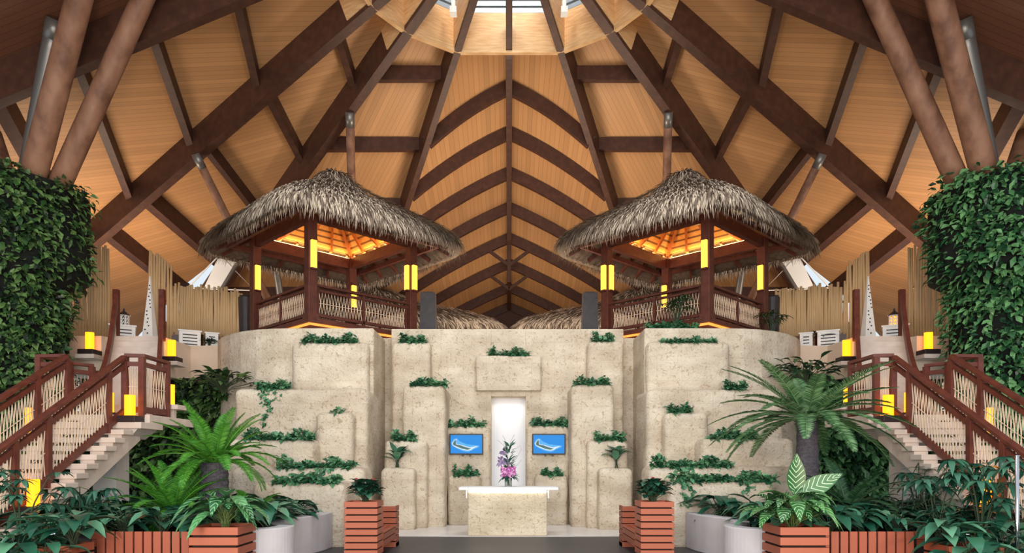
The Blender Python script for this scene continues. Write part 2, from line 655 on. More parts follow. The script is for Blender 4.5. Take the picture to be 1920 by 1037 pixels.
# recessed strips
for s in (-1, 1):
    wall.box(*sorted((s * 3.05, s * 3.85)), 19.0, 20.6, 0, ZZ(634, 19.0))
wb = wall.build('wall_back', M['coral'], bevel=0.012, bseg=2)
struct(wb)
nb = MB().box(nx0 - 0.02, nx1 + 0.02, 19.25, 19.4, 0, nz + 0.02)
nb.build('niche_panel', M['niche'], wb)
# side walls, convex ends curving away
for s in (-1, 1):
    Ym = 17.4
    x0 = 3.45
    pts = [(x0, Ym), (5.5, Ym), (6.0, Ym + 0.03), (6.5, Ym + 0.16), (7.0, Ym + 0.42), (7.45, Ym + 0.78), (7.85, Ym + 1.22), (8.15, Ym + 1.7), (8.3, Ym + 2.2)]
    poly = [(s * x, y) for x, y in pts] + [(s * 8.2, 20.6), (s * x0, 20.6)]
    m_ = MB().prism(poly, 0, 5.1)
    o = m_.build('wall_' + SIDE[s], M['coral'], bevel=0.05, bseg=3)
    struct(o)


def blk(x0, x1, yt, Y, back=None, parent=None, zb=0.0, bev=0.07, name='ledge_block'):
    m_ = MB().stone(XX(x0, Y), XX(x1, Y), Y, back or Y + 0.8, zb, ZZ(yt, Y), bev, seed=x0 * .37 + yt * .11)
    o = m_.build(name, M['coral'], parent, smooth=True)
    return o


WL, WR = bpy.data.objects['wall_left'], bpy.data.objects['wall_right']
for a in ((545, 690, 641, 17.15, 17.5), (437, 689, 728, 16.6, 18.2), (590, 660, 772, 16.2, 16.7), (418, 588, 824, 15.6, 16.7), (430, 683, 877, 14.9, 15.9), (470, 647, 906, 13.5, 15.0)):
    blk(*a, parent=WL, bev=0.16)
for a in ((1213, 1370, 640, 17.15, 17.5), (1213, 1471, 729, 16.6, 18.2), (1247, 1330, 773, 16.2, 16.7), (1316, 1491, 822, 15.6, 16.7), (1217, 1500, 875, 14.9, 15.9), (1256, 1455, 903, 13.5, 15.0)):
    blk(*a, parent=WR, bev=0.16)
for a in ((734, 807, 641, 18.3, 18.9), (754, 835, 722, 17.5, 18.9), (836, 920, 799, 18.3, 18.9), (720, 801, 826, 17.2, 17.8), (713, 777, 878, 16.8, 17.4), (839, 902, 892, 18.0, 18.5),
          (1102, 1170, 639, 18.3, 18.9), (1071, 1152, 721, 17.5, 18.9), (987, 1069, 798, 18.3, 18.9), (1101, 1178, 826, 17.2, 17.8), (1123, 1187, 877, 16.8, 17.4), (1003, 1065, 891, 18.0, 18.5)):
    blk(*a, parent=wb, bev=0.13)
blk(892, 1015, 667, 18.45, 18.9, wb, zb=ZZ(732, 18.45), name='lintel_block')

# upper-floor fascias beside the wall, landing platform at the stair heads
for s in (-1, 1):
    m_ = MB()
    m_.prism([(s * 8.15, 19.2), (s * 9.0, 19.3), (s * 9.05, 17.9), (s * 10.55, 17.9), (s * 10.6, 17.75), (s * 16, 17.75), (s * 16, 19.7), (s * 8.15, 19.7)], 3.95, 4.96)
    o = m_.build('trim_%d' % (2 if s < 0 else 3), M['render_wall'])
    struct(o)

# serpentine concrete kerbs of the planting beds, soil
for s in (-1, 1):
    pts = [(-3.48, 13.45), (-3.5, 12.95), (-3.62, 12.5), (-3.8, 12.1), (-3.84, 11.7), (-3.72, 11.3), (-3.5, 11.0), (-3.36, 10.75), (-3.36, 10.45), (-3.5, 10.2), (-3.72, 10.05), (-4.0, 10.0), (-4.6, 10.0)]
    # smooth
    for _ in range(2):
        q = [pts[0]]
        for i in range(len(pts) - 1):
            a, b_ = pts[i], pts[i + 1]
            q += [(a[0] * .75 + b_[0] * .25, a[1] * .75 + b_[1] * .25), (a[0] * .25 + b_[0] * .75, a[1] * .25 + b_[1] * .75)]
        q.append(pts[-1])
        pts = q
    m_ = MB()
    inner = []
    for i, p in enumerate(pts):
        a, c_ = pts[max(i - 1, 0)], pts[min(i + 1, len(pts) - 1)]
        d = Vector((c_[0] - a[0], c_[1] - a[1])).normalized()
        inner.append((p[0] + d.y * 0.26, p[1] - d.x * 0.26))
    m_.prism([(-s * x, y) for x, y in pts] + [(-s * x, y) for x, y in reversed(inner)], 0, 0.7)
    o = m_.build('serpentine_kerb', M['conc'], bevel=0.02)
    tag(o, 'low smooth grey concrete kerb with a serpentine edge around the %s planting bed' % SIDE[s], 'kerb')
    m_ = MB()
    poly = [(-s * (x - 0.1), y) for x, y in pts] + [(s * 5.75, 10.0), (s * 5.75, 9.75), (s * 7.1, 9.75), (s * 7.1, 14), (s * 9.9, 15.0), (s * 9.9, 18.7), (s * 7.2, 18.7), (s * 6.95, 17.2), (s * 6.85, 16.4), (s * 6.6, 15.5), (s * 6.35, 14.8), (s * 5.2, 14.8), (s * 5.2, 13.42)]
    m_.prism(poly, 0, 0.56)
    o = m_.build('bed_soil', M['soil'])
    tag(o, None, None, kind='stuff')
    o['label'] = 'dark soil of the %s planting bed' % SIDE[s]
    o['category'] = 'soil'

# ------------------------------------------------------------------ roof
YC, SL, ZA = 16.0, 0.415, 15.06


def RP(phi, rf, dz=0.0):
    r = rf * YC
    a = radians(phi)
    return Vector((r * sin(a), YC + r * cos(a), ZA - SL * r + dz))


RB, RC, RD, RE, RF = 22.5, 45.8, 64.6, 90.0, 113.0
RING = 0.245
BD = 0.85     # boards above the rib soffit line


def ridgeZ(Y):
    return 19.34 - 0.2344 * Y


cm = MB()


def facet(pl, udir):
    """a flat roof facet; boards run across udir"""
    n = (pl[1] - pl[0]).cross(pl[-1] - pl[0]).normalized()
    u = (udir - n * udir.dot(n)).normalized()
    v = n.cross(u)
    uv = [((p.dot(u)) / 0.16, p.dot(v)) for p in pl]
    cm.add(pl, [tuple(range(len(pl)))], 0, uv)


def planeray(px, py, p0, p1, p2):
    n = (p1 - p0).cross(p2 - p0)
    o = Vector((0, 0, EYE))
    d = P(px, py, 10.0) - o
    return o + d * ((p0 - o).dot(n) / d.dot(n))


for s in (-1, 1):
    # B-C, split in rows
    rows = [RING, 0.6, 1.0, 1.45]
    for a, b_ in zip(rows, rows[1:]):
        facet([RP(s * RB, a, BD), RP(s * RC, a, BD), RP(s * RC, b_, BD), RP(s * RB, b_, BD)], RP(s * RC, .6) - RP(s * RB, .6))
    for a, b_ in ((RING, 0.7), (0.7, 1.3)):
        facet([RP(s * RD, a, BD), RP(s * RE, a * .85, BD), RP(s * RE, b_ * .85, BD), RP(s * RD, b_, BD)], RP(s * RE, .43) - RP(s * RD, .6))
    # C-D, with a gap near the eaves where the sky shows
    A0, A1, A2 = RP(s * RC, RING, BD), RP(s * RD, RING, BD), RP(s * RC, 1.2, BD)
    px = (lambda q: q) if s < 0 else (lambda q: 2 * PX0 - q)
    hole = [planeray(px(x), y, A0, A1, A2) for x, y in ((250, 640), (345, 535), (362, 522), (412, 483), (466, 533), (480, 650))]
    pl = [A0, A1, planeray(px(60), 500, A0, A1, A2), planeray(px(60), 640, A0, A1, A2)] + hole + [RP(s * RC, 1.45, BD)]
    facet(pl, RP(s * RC, .58) - RP(s * RD, .46))
    # gable wing running back from the ring
    NU = 10
    Ys = [19.95, 21, 22.05, 23, 24.25, 25.5, 26.6, 28.6, 30.7, 33, 35.5, 38.5]

    def wing(Y, t):
        r = (Y - YC) / cos(radians(RB))
        ub = r * sin(radians(RB))
        zb = ZA - SL * r + 0.36
        zr = max(ridgeZ(Y) + 0.25, zb + 0.5)
        u = ub * t
        D = zr - zb
        k = 0.42 * ub / max(D, .1)
        k = min(max(k, 0.35), 0.8)
        return Vector((s * u, Y, zr - D * (k * t + (1 - k) * t * t)))
    for i in range(len(Ys) - 1):
        for j in range(NU):
            q = [wing(Ys[i], j / NU), wing(Ys[i], (j + 1) / NU), wing(Ys[i + 1], (j + 1) / NU), wing(Ys[i + 1], j / NU)]
            us = [(abs(p.x) / 0.16, p.y) for p in q]
            cm.add(q, [(0, 1, 2, 3)], 0, us)
    # E-F dark soffit beyond
    q = [RP(s * RE, 0.12, 0.9), RP(s * RF, 0.12, 0.9), RP(s * RF, 1.1, 0.9), RP(s * RE, 1.1, 0.9)]
    us = [(p.x / 0.3, p.y) for p in q]
    cm.add(q, [(0, 1, 2, 3)], 1, [(p.y / 0.2, p.x) for p in q])
CE = cm.build('ceiling', [M['ceil'], M['ceil_dark']])
struct(CE)
bm = bmesh.new()
bm.from_mesh(CE.data)
bmesh.ops.triangulate(bm, faces=[f for f in bm.faces if len(f.verts) > 4])
bm.to_mesh(CE.data)
bm.free()


def beam(p0, p1, w_, h_, name):
    return MB().bar(p0, p1, w_, h_).build(name, M['beam'], CE)


# ribs: soffit line on RP, 0.8 deep
for s in (-1, 1):
    for phi, r1 in ((RB, 1.42), (RC, 1.42), (RD, 1.3), (RE, 1.05), (RF, 1.05)):
        h_ = 0.95 if phi == RB else 1.1
        w_ = 0.2 if phi == RB else 0.28
        beam(RP(s * phi, 0.1, h_ / 2), RP(s * phi, r1, h_ / 2), w_, h_, 'roof_rib')
    pur = [(RB, .328, RC, .38), (RB, .4875, RC, .557), (RB, .655, RC, .737), (RB, .82, RC, .91), (RB, .98, RC, 1.08),
           (RC, .406, RD, .324), (RC, .597, RD, .4835), (RC, .778, RD, .641), (RC, .96, RD, .81), (RC, 1.12, RD, .93),
           (RD, .495, RE, .404), (RD, .662, RE, .53), (RD, .834, RE, .64), (RD, 1.0, RE, .76), (RD, 1.16, RE, .88)]
    for f1, r1, f2, r2 in pur:
        a, b_ = RP(s * f1, r1, .64), RP(s * f2, r2, .64)
        w_ = 0.2
        if r1 > .9:
            w_ = 0.34
        beam(a, b_, w_, 0.42 if r1 < .9 else .6, 'purlin')
beam(RP(0, .1, .22), RP(0, .246, .22), 0.18, 0.6, 'roof_rib')
beam((0, 19.9, ridgeZ(19.9) - 0.12), (0, 38, ridgeZ(38) - 0.12), 0.2, 0.42, 'ridge_beam')

for s in (-1, 1):
    MB().bar(RP(s * RE, .12, .98) + Vector((0, -.22, 0)), RP(s * RE, 1.05, .98) + Vector((0, -.22, 0)), .12, .14).build('edge_trim', M['log'], CE)

# curved chevron rafters of the gable wing
K_ = 22580.0
for off in (700, 615, 540, 475, 418, 370, 325, 290, 262):
    Y = K_ / (off + 300)
    for s in (-1, 1):
        r = (Y - YC) / cos(radians(RB))
        ub = r * sin(radians(RB))
        zb = ZA - SL * r + 0.12
        zr = ridgeZ(Y)
        D = zr - zb
        k = min(max(0.42 * ub / max(D, .1), 0.35), 0.8)
        pts = []
        for j in range(13):
            t = j / 12
            pts.append((s * ub * t, Y, zr - D * (k * t + (1 - k) * t * t)))
        MB().sweep(pts, 0.2, 0.42).build('chevron_rafter', M['beam'], CE)
    if off in (418, 370, 290):
        for s in (-1, 1):
            beam((0, Y, ridgeZ(Y) - 1.25), (s * 0.95, Y, ridgeZ(Y) - 0.55), 0.12, 0.14, 'brace')
# king posts below the ridge
beam((0, K_ / 718, ridgeZ(K_ / 718) - 2.0), (0, K_ / 718, ridgeZ(K_ / 718)), 0.16, 0.16, 'king_post')

# fir upstand of the roof lantern ring, glazing frames above
phis = [-RF, -RE, -RD, -RC, -RB, RB, RC, RD, RE, RF]
for a, b_ in zip(phis, phis[1:]):
    p0, p1 = RP(a, RING, -0.02), RP(b_, RING, -0.02)
    q0, q1 = RP(a, RING), RP(b_, RING)
    q0.z = q1.z = 14.55
    m_ = MB()
    d = (p1 - p0).normalized()
    n = Vector((d.y, -d.x, 0)) * 0.06
    m_.add([p0 - n, p1 - n, q1 - n, q0 - n, p0 + n, p1 + n, q1 + n, q0 + n], [(0, 1, 2, 3), (7, 6, 5, 4), (0, 4, 5, 1), (3, 2, 6, 7), (0, 3, 7, 4), (1, 5, 6, 2)])
    m_.build('lantern_panel', M['fir'], CE)
    MB().bar(p0 + Vector((0, 0, .05)), p1 + Vector((0, 0, .05)), 0.1, 0.08).build('lantern_curb', M['beam'], CE)
    for dz, nm in [(0.08 + .2 * k_, 'glazing_rail') for k_ in range(6)]:
        MB().bar(q0 + Vector((0, 0, dz)), q1 + Vector((0, 0, dz)), 0.10, 0.13).build(nm, M['alu'], CE)
# fir cladding on the rib sides inside the ring
for s in (-1, 1):
    for phi in (RB, RC, RD):
        a, b_ = RP(s * phi, .1, .6), RP(s * phi, .262 if phi == RB else .30, .6)
        MB().bar(a, b_, 0.26 if phi == RB else 0.34, 0.96).build('rib_cladding', M['fir'], CE)
    # floodlights fixed in the roof lantern
    p = P(850 if s < 0 else 1058, 8, 18.6)
    t = thing('floodlight', 'small white floodlight bracketed to the roof lantern, %s of the central rib' % SIDE[s], 'light', p)
    MB().box(-.09, .09, -.12, .12, -.28, -.12).build('lamp_head', M['white'], t)
    MB().box(-.05, .05, -.03, .03, -.12, .35).build('bracket', M['white'], t)

# end gable closing the wing, far back
m_ = MB()
m_.box(-12, 12, 38.3, 38.5, UP, 11.0)
struct(m_.build('wall_far', M['ceil_dark']))

# ------------------------------------------------------------------ inclined log columns and poles
def logcol(p0, p1, r0, r1, m, label, name='log_column', capm=None):
    t = thing(name, label, 'column', p0)
    p0, p1 = Vector(p0), Vector(p1)
    d = p1 - p0
    n = 8
    MB().tube([d * (i / n) for i in range(n + 1)], [r0 + (r1 - r0) * i / n for i in range(n + 1)], 20).build('shaft', m, t, smooth=True)
    u = d.normalized()
    MB().tube([d - u * 0.3, d + u * .12], r1 * 1.05, 16).build('steel_collar', M['steel'], t, smooth=True)
    return t


for s in (-1, 1):
    px = (lambda q: q) if s < 0 else (lambda q: 2 * PX0 - q)
    sd = SIDE[s]
    logcol((s * 11.15, 15.9, 8.1), P(px(160), -45, 14.5), .28, .25, M['log'], 'thickest inclined log column rising from the %s plant-clad column' % sd)
    logcol((s * 10.75, 16.2, 8.1), P(px(290), -50, 15.2), .25, .22, M['log'], 'log column leaning most toward the hall centre above the %s plant-clad column' % sd)
    logcol((s * 11.75, 16.5, 8.1), P(px(103), 48, 15.3), .2, .19, M['steel'], 'smooth grey steel strut behind the logs on the %s plant-clad column' % sd, 'steel_strut')
    logcol((s * 12.3, 17.0, 8.1), P(px(-60), 110, 18.5), .22, .2, M['log'], 'log column leaning outward from the top of the %s plant-clad column' % sd)
    a = P(px(370), 296, 20.2)
    logcol((s * 7.5, 25.0, UP), a, .13, .12, M['log'], 'slim sloping log pole passing behind the %s pavilion to the roof' % sd, 'log_pole')
    logcol((s * 6.3, 28.2, UP), P(px(656), 218, 20.7), .15, .13, M['log'], 'steep log pole rising above the %s pavilion peak to a rib' % sd, 'log_pole')
    logcol((s * 8.1, 25.6, UP), P(px(512), 470, 24.0), .13, .12, M['steel'], 'grey steel pole seen through the %s pavilion' % sd, 'steel_pole')
    # eaves glazing in the roof gap
    t = thing('eaves_window', 'triangular window under the eaves behind the %s pole fence' % sd, 'window', P(px(412), 520, 24.5))
    o = P(px(412), 520, 24.5)
    pp = [P(px(x), y, 24.5) - o for x, y in ((352, 540), (412, 478), (478, 545))]
    MB().tube([pp[0], pp[1], pp[2], pp[0]], .03, 6).build('window_frame', M['white'], t)
    g = [P(px(x), y, 24.5) - o for x, y in ((382, 540), (408, 485), (445, 485), (418, 540))]
    MB().add(g + [q + Vector((0, .05, 0)) for q in g], [(0, 1, 2, 3), (4, 5, 6, 7)]).build('white_blind', M['white'], t)
    MB().bar(P(px(447), 490, 24.4) - o, P(px(412), 548, 24.4) - o, .1, .1).build('glazing_bar', M['steel'], t)

# ------------------------------------------------------------------ living columns and living walls
def leafscatter(mb, n, fn, Lr=(.12, .24), W=.7, seg=2, rnd=R):
    for _ in range(n):
        p, nrm = fn()
        nrm = Vector(nrm)
        d = nrm * rnd.uniform(.25, .9) + Vector((rnd.uniform(-.7, .7), rnd.uniform(-.7, .7), rnd.uniform(-1.0, .25)))
        Ln = rnd.uniform(*Lr)
        mb.leaf(p, d, nrm + Vector((rnd.uniform(-.4, .4), rnd.uniform(-.4, .4), .5)), Ln, Ln * W * rnd.uniform(.7, 1.1), rnd.uniform(0, .35), seg, .15)


for s in (-1, 1):
    t = thing('plant_clad_column', 'tall round column covered in leafy climbers beside the %s staircase' % SIDE[s], 'plant column', (s * 12.1, 16.5, 0))
    RB0, RT0 = 1.34, 1.8
    MB().lathe([(RB0 - .1, 0), (RB0 - .1, 5.9), (RT0 - .1, 6.2), (RT0 - .1, 8.2), (RT0 - .5, 8.35)], 40).build('column_core', M['wallcore'], t, smooth=True)

    def fn():
        a = R.uniform(0, 2 * pi)
        if sin(a) > 0.35:
            a = -a
        z = R.uniform(.2, 8.45)
        r = RB0 if z < 5.9 else RB0 + (RT0 - RB0) * min(1, (z - 5.9) / .3)
        r += R.uniform(-.12, .06) + .10 * sin(z * 2.3 + a * 3) * sin(a * 5)
        if z > 8.15:
            r -= R.uniform(0, .9) * (z - 8.15) * 2
        return (r * cos(a), r * sin(a), z), (cos(a), sin(a), .1)
    from mathutils import noise as _ns

    def fn2():
        while True:
            p, n_ = fn()
            if _ns.noise(Vector(p) * 1.5 + Vector((s * 5, 0, 0))) > -.28 or R.random() < .25:
                return p, n_
    m_ = MB()
    leafscatter(m_, 10500, fn2, (.11, .25))
    m_.build('foliage', M['fernwall2'] if s > 0 else M['fernwall'], t)
    # living wall between stair and stone wall
    t = thing('living_wall', 'dark vertical garden wall of leaves between the %s staircase and the stone wall' % SIDE[s], 'living wall', (s * 9.4, 18.9, 0))
    MB().box(-2.5, 2.5, 0, .2, 0, 4.0).build('backing', M['wallcore'], t)
    m_ = MB()
    leafscatter(m_, 3600, lambda: ((R.uniform(-2.5, 2.5), -R.uniform(-.05, .18), R.uniform(.3, 4.0)), (0, -1, .1)), (.16, .34))
    leafscatter(m_, 500, lambda: ((-s * R.uniform(1.3, 2.6), -R.uniform(0, .75), R.uniform(3.4, 4.1)), (0, -.6, .8)), (.18, .34))
    m_.build('foliage', M['fernwall2'] if s > 0 else M['fernwall'], t)
# ------------------------------------------------------------------ thatched pavilions
def sell(a, th, n=9.0):
    c, s_ = cos(th), sin(th)
    k = (abs(c) ** n + abs(s_) ** n) ** (-1 / n)
    return a * k * c, a * k * s_


BODY = [(0.10, 5.13), (0.30, 5.05), (0.74, 4.56), (0.70, 4.50), (0.74, 4.48), (1.65, 3.96), (2.3, 3.58), (2.75, 3.24), (2.90, 2.96), (2.86, 2.74), (2.5, 2.92), (1.7, 3.5), (.6, 4.3)]


def thatch_mesh(zs=1.0):
    m_ = MB()
    n = 64
    vs, fs = [], []
    for a, z in BODY:
        for k in range(n):
            x, y = sell(a, 2 * pi * k / n)
            vs.append((x, y, z * zs))
    for i in range(len(BODY) - 1):
        for k in range(n):
            fs.append((i * n + k, i * n + (k + 1) % n, i * n + n + (k + 1) % n, i * n + n + k))
    fs.append(tuple(range(n - 1, -1, -1)))
    m_.add(vs, fs)
    return m_


def straw_mesh(zs=1.0, dens=1.0, seed=3):
    r = random.Random(seed)
    m_ = MB()

    def prof(t):
        # t 0..1 along the outer slope
        segs = [(0.10, 5.13), (0.30, 5.05), (0.76, 4.56), (1.65, 3.98), (2.3, 3.60), (2.75, 3.26), (2.92, 2.98)]
        k = t * (len(segs) - 1)
        i = min(int(k), len(segs) - 2)
        f = k - i
        return segs[i][0] * (1 - f) + segs[i + 1][0] * f, segs[i][1] * (1 - f) + segs[i + 1][1] * f

    def blade(t, th, Ln, wd, lift, hang):
        a, z = prof(t)
        a2, z2 = prof(min(1, t + .06))
        x, y = sell(a, th)
        x2, y2 = sell(a2, th)
        p = Vector((x, y, z * zs + .02))
        if t + .06 >= 1:
            d = Vector((x, y, 0)).normalized() * .35 + Vector((0, 0, -1))
        else:
            d = Vector((x2 - x, y2 - y, (z2 - z) * zs))
        d.normalize()
        tg = Vector((-sin(th), cos(th), 0))
        d = (d + tg * r.uniform(-.28, .28)).normalized()
        out = d.cross(tg)
        if out.z < 0:
            out = -out
        if t > .97:
            out = Vector((x, y, 0)).normalized()
        mid = p + d * Ln * .55 + out * lift
        end = p + d * Ln + out * lift * .9 + Vector((0, 0, -hang))
        w2 = tg * wd / 2
        m_.add([p - w2, p + w2, mid - w2, mid + w2, end], [(0, 1, 3, 2), (2, 3, 4)])
    rows = 26
    for j in range(rows):
        t = (j + .3) / rows
        a, _z = prof(t)
        cnt = int(max(30, a * 8 / .038) * dens)
        for k in range(cnt):
            th = 2 * pi * (k + r.random()) / cnt
            blade(t + r.uniform(-.018, .018), th, r.uniform(.24, .44), r.uniform(.017, .036), r.uniform(.0, .07), r.uniform(0, .04))
    cnt = int(900 * dens)
    for j in range(2):
        for k in range(cnt):
            th = 2 * pi * (k + r.random()) / cnt
            blade(.975 + r.uniform(-.02, .02), th, r.uniform(.28, .5), r.uniform(.017, .036), r.uniform(-.02, .06), r.uniform(0, .04))
    # inner fringe below the soffit edge
    for k in range(int(800 * dens)):
        th = 2 * pi * (k + r.random()) / (800 * dens)
        x, y = sell(2.78, th)
        p = Vector((x, y, 2.9 * zs))
        tg = Vector((-sin(th), cos(th), 0))
        Ln = r.uniform(.22, .42)
        w2 = tg * .017
        e = p + Vector((0, 0, -Ln)) + tg * r.uniform(-.08, .08) - Vector((x, y, 0)).normalized() * r.uniform(-.05, .12)
        m_.add([p - w2, p + w2, e], [(0, 1, 2)])
    return m_


HA = 1.63


def wave_panel(m_, p0, p1, h0, h1, period=.15, r=.011, amp=1.0):
    """rattan lattice between two base points: two mirrored zigzags and a mid cane"""
    p0, p1 = Vector(p0), Vector(p1)
    Ln = (p1 - p0).length
    n = max(2, int(round(Ln / period)))
    for ph in (0, 1):
        pts = []
        for k in range(n * 4 + 1):
            t = k / (n * 4)
            a = 2 * pi * n * t + ph * pi
            c = cos(a)
            c = math.copysign(abs(c) ** .8, c)
            z = (h0 + h1) / 2 + c * (h1 - h0) / 2
            pts.append(p0.lerp(p1, t) + Vector((0, 0, z)))
        m_.tube(pts, r, 4, cap=False)
    zm = (h0 + h1) / 2
    m_.tube([p0 + Vector((0, 0, zm)), p1 + Vector((0, 0, zm))], r, 4, cap=False)


def pavilion(loc, label, rz=pi / 4):
    t = thing('thatched_pavilion', label, 'pavilion', loc, rz)
    a = HA
    W = M['pavwood']
    MB().box(-a - .05, a + .05, -a - .05, a + .05, 0.0, .22).build('plinth', W, t)
    m_ = MB()
    for k in range(4):
        ang = k * pi / 2
        c, s_ = cos(ang), sin(ang)
        p = [Vector((c * x - s_ * y, s_ * x + c * y, .19)) for x, y in ((-a - .1, -a - .075), (a + .1, -a - .075))]
        MB().bar(p[0], p[1], .05, .05).build('edge_light', M['strip'], t)
        # floor edge beam
    MB().box(-a - .16, a + .16, -a - .16, a + .16, .22, .34).build('floor_deck', W, t)
    corners = [(-a, -a), (a, -a), (a, a), (-a, a)]
    FACES = {(-1, -1): [(0, -1)], (1, -1): [(0, -1), (-1, 0)], (1, 1): [(0, -1)], (-1, 1): [(0, -1)]}
    for x, y in corners:
        p = MB().box(x - .125, x + .125, y - .125, y + .125, .3, 3.32).build('post', W, t, bevel=.012)
        MB().box(x - .15, x + .15, y - .15, y + .15, .34, .46).build('post_foot', W, p)
        # framed light boxes on the two outer faces
        sx, sy = (1 if x > 0 else -1), (1 if y > 0 else -1)
        for fx, fy in FACES[(sx, sy)]:
            cx, cy = x + fx * .165, y + fy * .165
            hx, hy = (.035, .075) if fx else (.075, .035)
            lb = MB().box(cx - hx, cx + hx, cy - hy, cy + hy, 1.64, 2.36).build('post_lamp', M['lampbox'], t)
            m_ = MB()
            for z in (1.6, 2.36):
                m_.box(cx - hx - .012, cx + hx + .012, cy - hy - .012, cy + hy + .012, z, z + .04)
            m_.build('lamp_frame', W, lb)
    for k in range(4):
        ang = k * pi / 2
        rot = Matrix.Rotation(ang, 4, 'Z')

        def tr(x, y, z):
            return rot @ Vector((x, y, z))
        MB().bar(tr(-a, -a, 3.08), tr(a, -a, 3.08), .16, .32).build('ring_beam', W, t)
        MB().bar(tr(-a - .55, -a - .55, 2.98), tr(a + .55, -a - .55, 2.98), .1, .14).build('eave_beam', W, t)
        MB().bar(tr(-a, -a, 1.24), tr(a, -a, 1.24), .12, .06).build('handrail', W, t)
        MB().bar(tr(-a, -a, 1.11), tr(a, -a, 1.11), .06, .06).build('sub_rail', W, t)
        MB().bar(tr(-a, -a, .46), tr(a, -a, .46), .07, .08).build('bottom_rail', W, t)
        for xx in (-.02,):
            MB().bar(tr(xx, -a, .36), tr(xx, -a, 1.2), .07, .07).build('rail_post', W, t)
        for xx in (-a + .2, a - .2):
            MB().bar(tr(xx, -a, .36), tr(xx, -a, 1.2), .06, .06).build('rail_post', W, t)
        for x0, x1 in ((-a + .24, -.07), (.03, a - .24)):
            m_ = MB()
            wave_panel(m_, tr(x0, -a, 0), tr(x1, -a, 0), .50, 1.07, .19, .009)
            m_.build('rattan_lattice', M['rattan'], t)
        # slatted ceiling, hips and rafters
        z0, z1, ai = 3.36, 4.08, .5
        q = [tr(-a, -a, z0), tr(a, -a, z0), tr(ai, -ai, z1), tr(-ai, -ai, z1)]
        MB().add(q + [v + Vector((0, 0, .03)) for v in q], [(0, 1, 2, 3), (7, 6, 5, 4), (0, 4, 5, 1), (1, 5, 6, 2), (2, 6, 7, 3), (3, 7, 4, 0)]).build('slatted_ceiling', M['soffit'], t)
        for f in (-.55, 0, .55):
            MB().bar(tr(a * f, -a, z0 - .03), tr(ai * f, -ai, z1 - .03), .07, .1).build('rafter', M['raft'], t)
        MB().bar(tr(-a, -a, z0 - .04), tr(-ai, -ai, z1 - .04), .09, .12).build('hip_rafter', M['raft'], t)
        # eave rafters outside the ring
        for f in (-.85, -.5, -.17, .17, .5, .85):
            MB().bar(tr(a * f * 1.05, -a, 3.38), tr(2.6 * f, -2.6, 2.80), .07, .1).build('eave_rafter', W, t)
        MB().bar(tr(-a + .1, -a - .01, 3.255), tr(a - .1, -a - .01, 3.255), .05, .02).build('cove_light', M['cove'], t)
    MB().box(-.55, .55, -.55, .55, 4.05, 4.1).build('ceiling_panel', M['salmon'], t)
    th = thatch_mesh().build('thatch_roof', M['thatch'], t, smooth=True)
    straw_mesh().build('straw', M['straw'], th)
    return t


PZ = 5.1
pav = pavilion((-5.2, 20.2, PZ), 'thatched timber pavilion on top of the stone wall, left of the central ridge')
copytree(pav, (5.2, 20.2, PZ), rz=-pi / 4, sc=(-1, 1, 1), label='thatched timber pavilion on top of the stone wall, right of the central ridge')
# ceiling fans
for s in (-1, 1):
    f = thing('ceiling_fan', 'dark ceiling fan hanging inside the %s thatched pavilion' % SIDE[s], 'fan', (s * 5.2, 20.2, PZ + 3.72), .4)
    MB().tube([(0, 0, 0), (0, 0, .32)], .02, 8).build('downrod', M['black'], f)
    MB().lathe([(.05, -.12), (.1, -.08), (.1, 0), (.05, .05)], 16).build('motor', M['black'], f, smooth=True)
    for k in range(5):
        a = 2 * pi * k / 5
        d = Vector((cos(a), sin(a), 0))
        MB().bar(d * .1 + Vector((0, 0, -.04)), d * .55 + Vector((0, 0, -.04)), .11, .015).build('fan_blade', M['black'], f)
# lower thatched roofs behind
for s in (-1, 1):
    t = thing('thatched_hut', 'lower thatched roof behind the wall, seen beside the %s pavilion' % SIDE[s], 'hut', (s * 5.72, 29.5, UP), 0)
    th = thatch_mesh(.72).build('thatch_roof', M['thatch'], t, smooth=True)
    th.scale = (1.83, .5, 1.104)
    th.location.z = .072
    sm = straw_mesh(.72, .8, 5).build('straw', M['straw'], th)
    for x in (-2.6, 2.6):
        for y in (-.8, .8):
            MB().box(x - .1, x + .1, y - .1, y + .1, 0, 2.75).build('post', M['pavwood'], t)

# dark tall pots by the pavilion corners
for s in (-1, 1):
    for dx, Y, side in ((7.98, 20.7, 'outer'), (2.42, 20.5, 'inner')):
        t = thing('tall_planter_pot', 'tall dark tapered pot at the %s corner of the %s pavilion' % (side, SIDE[s]), 'pot', (s * dx, Y, UP))
        m_ = MB()
        if side == 'outer':
            m_.lathe([(.17, 0), (.22, 1.7), (.2, 1.72), (.18, 1.6)], 24)
        else:
            b0, b1 = .25, .21
            m_.bar((0, 0, .0), (0, 0, 1.78), .5, .5, up=(0, 1, 0), w1=.42, h1=.42)
        m_.build('pot_body', M['pot'], t, smooth=False)
        MB().box(-.14, .14, -.14, .14, 1.72 if side == 'outer' else 1.78, 1.76 if side == 'outer' else 1.81).build('soil', M['soil'], t)

# ------------------------------------------------------------------ stairs, railings
LZ, SLP, Y0, DY = 2.65, .57, 13.9, .29


def lerp3(a, b_, t):
    return Vector(a).lerp(Vector(b_), t)


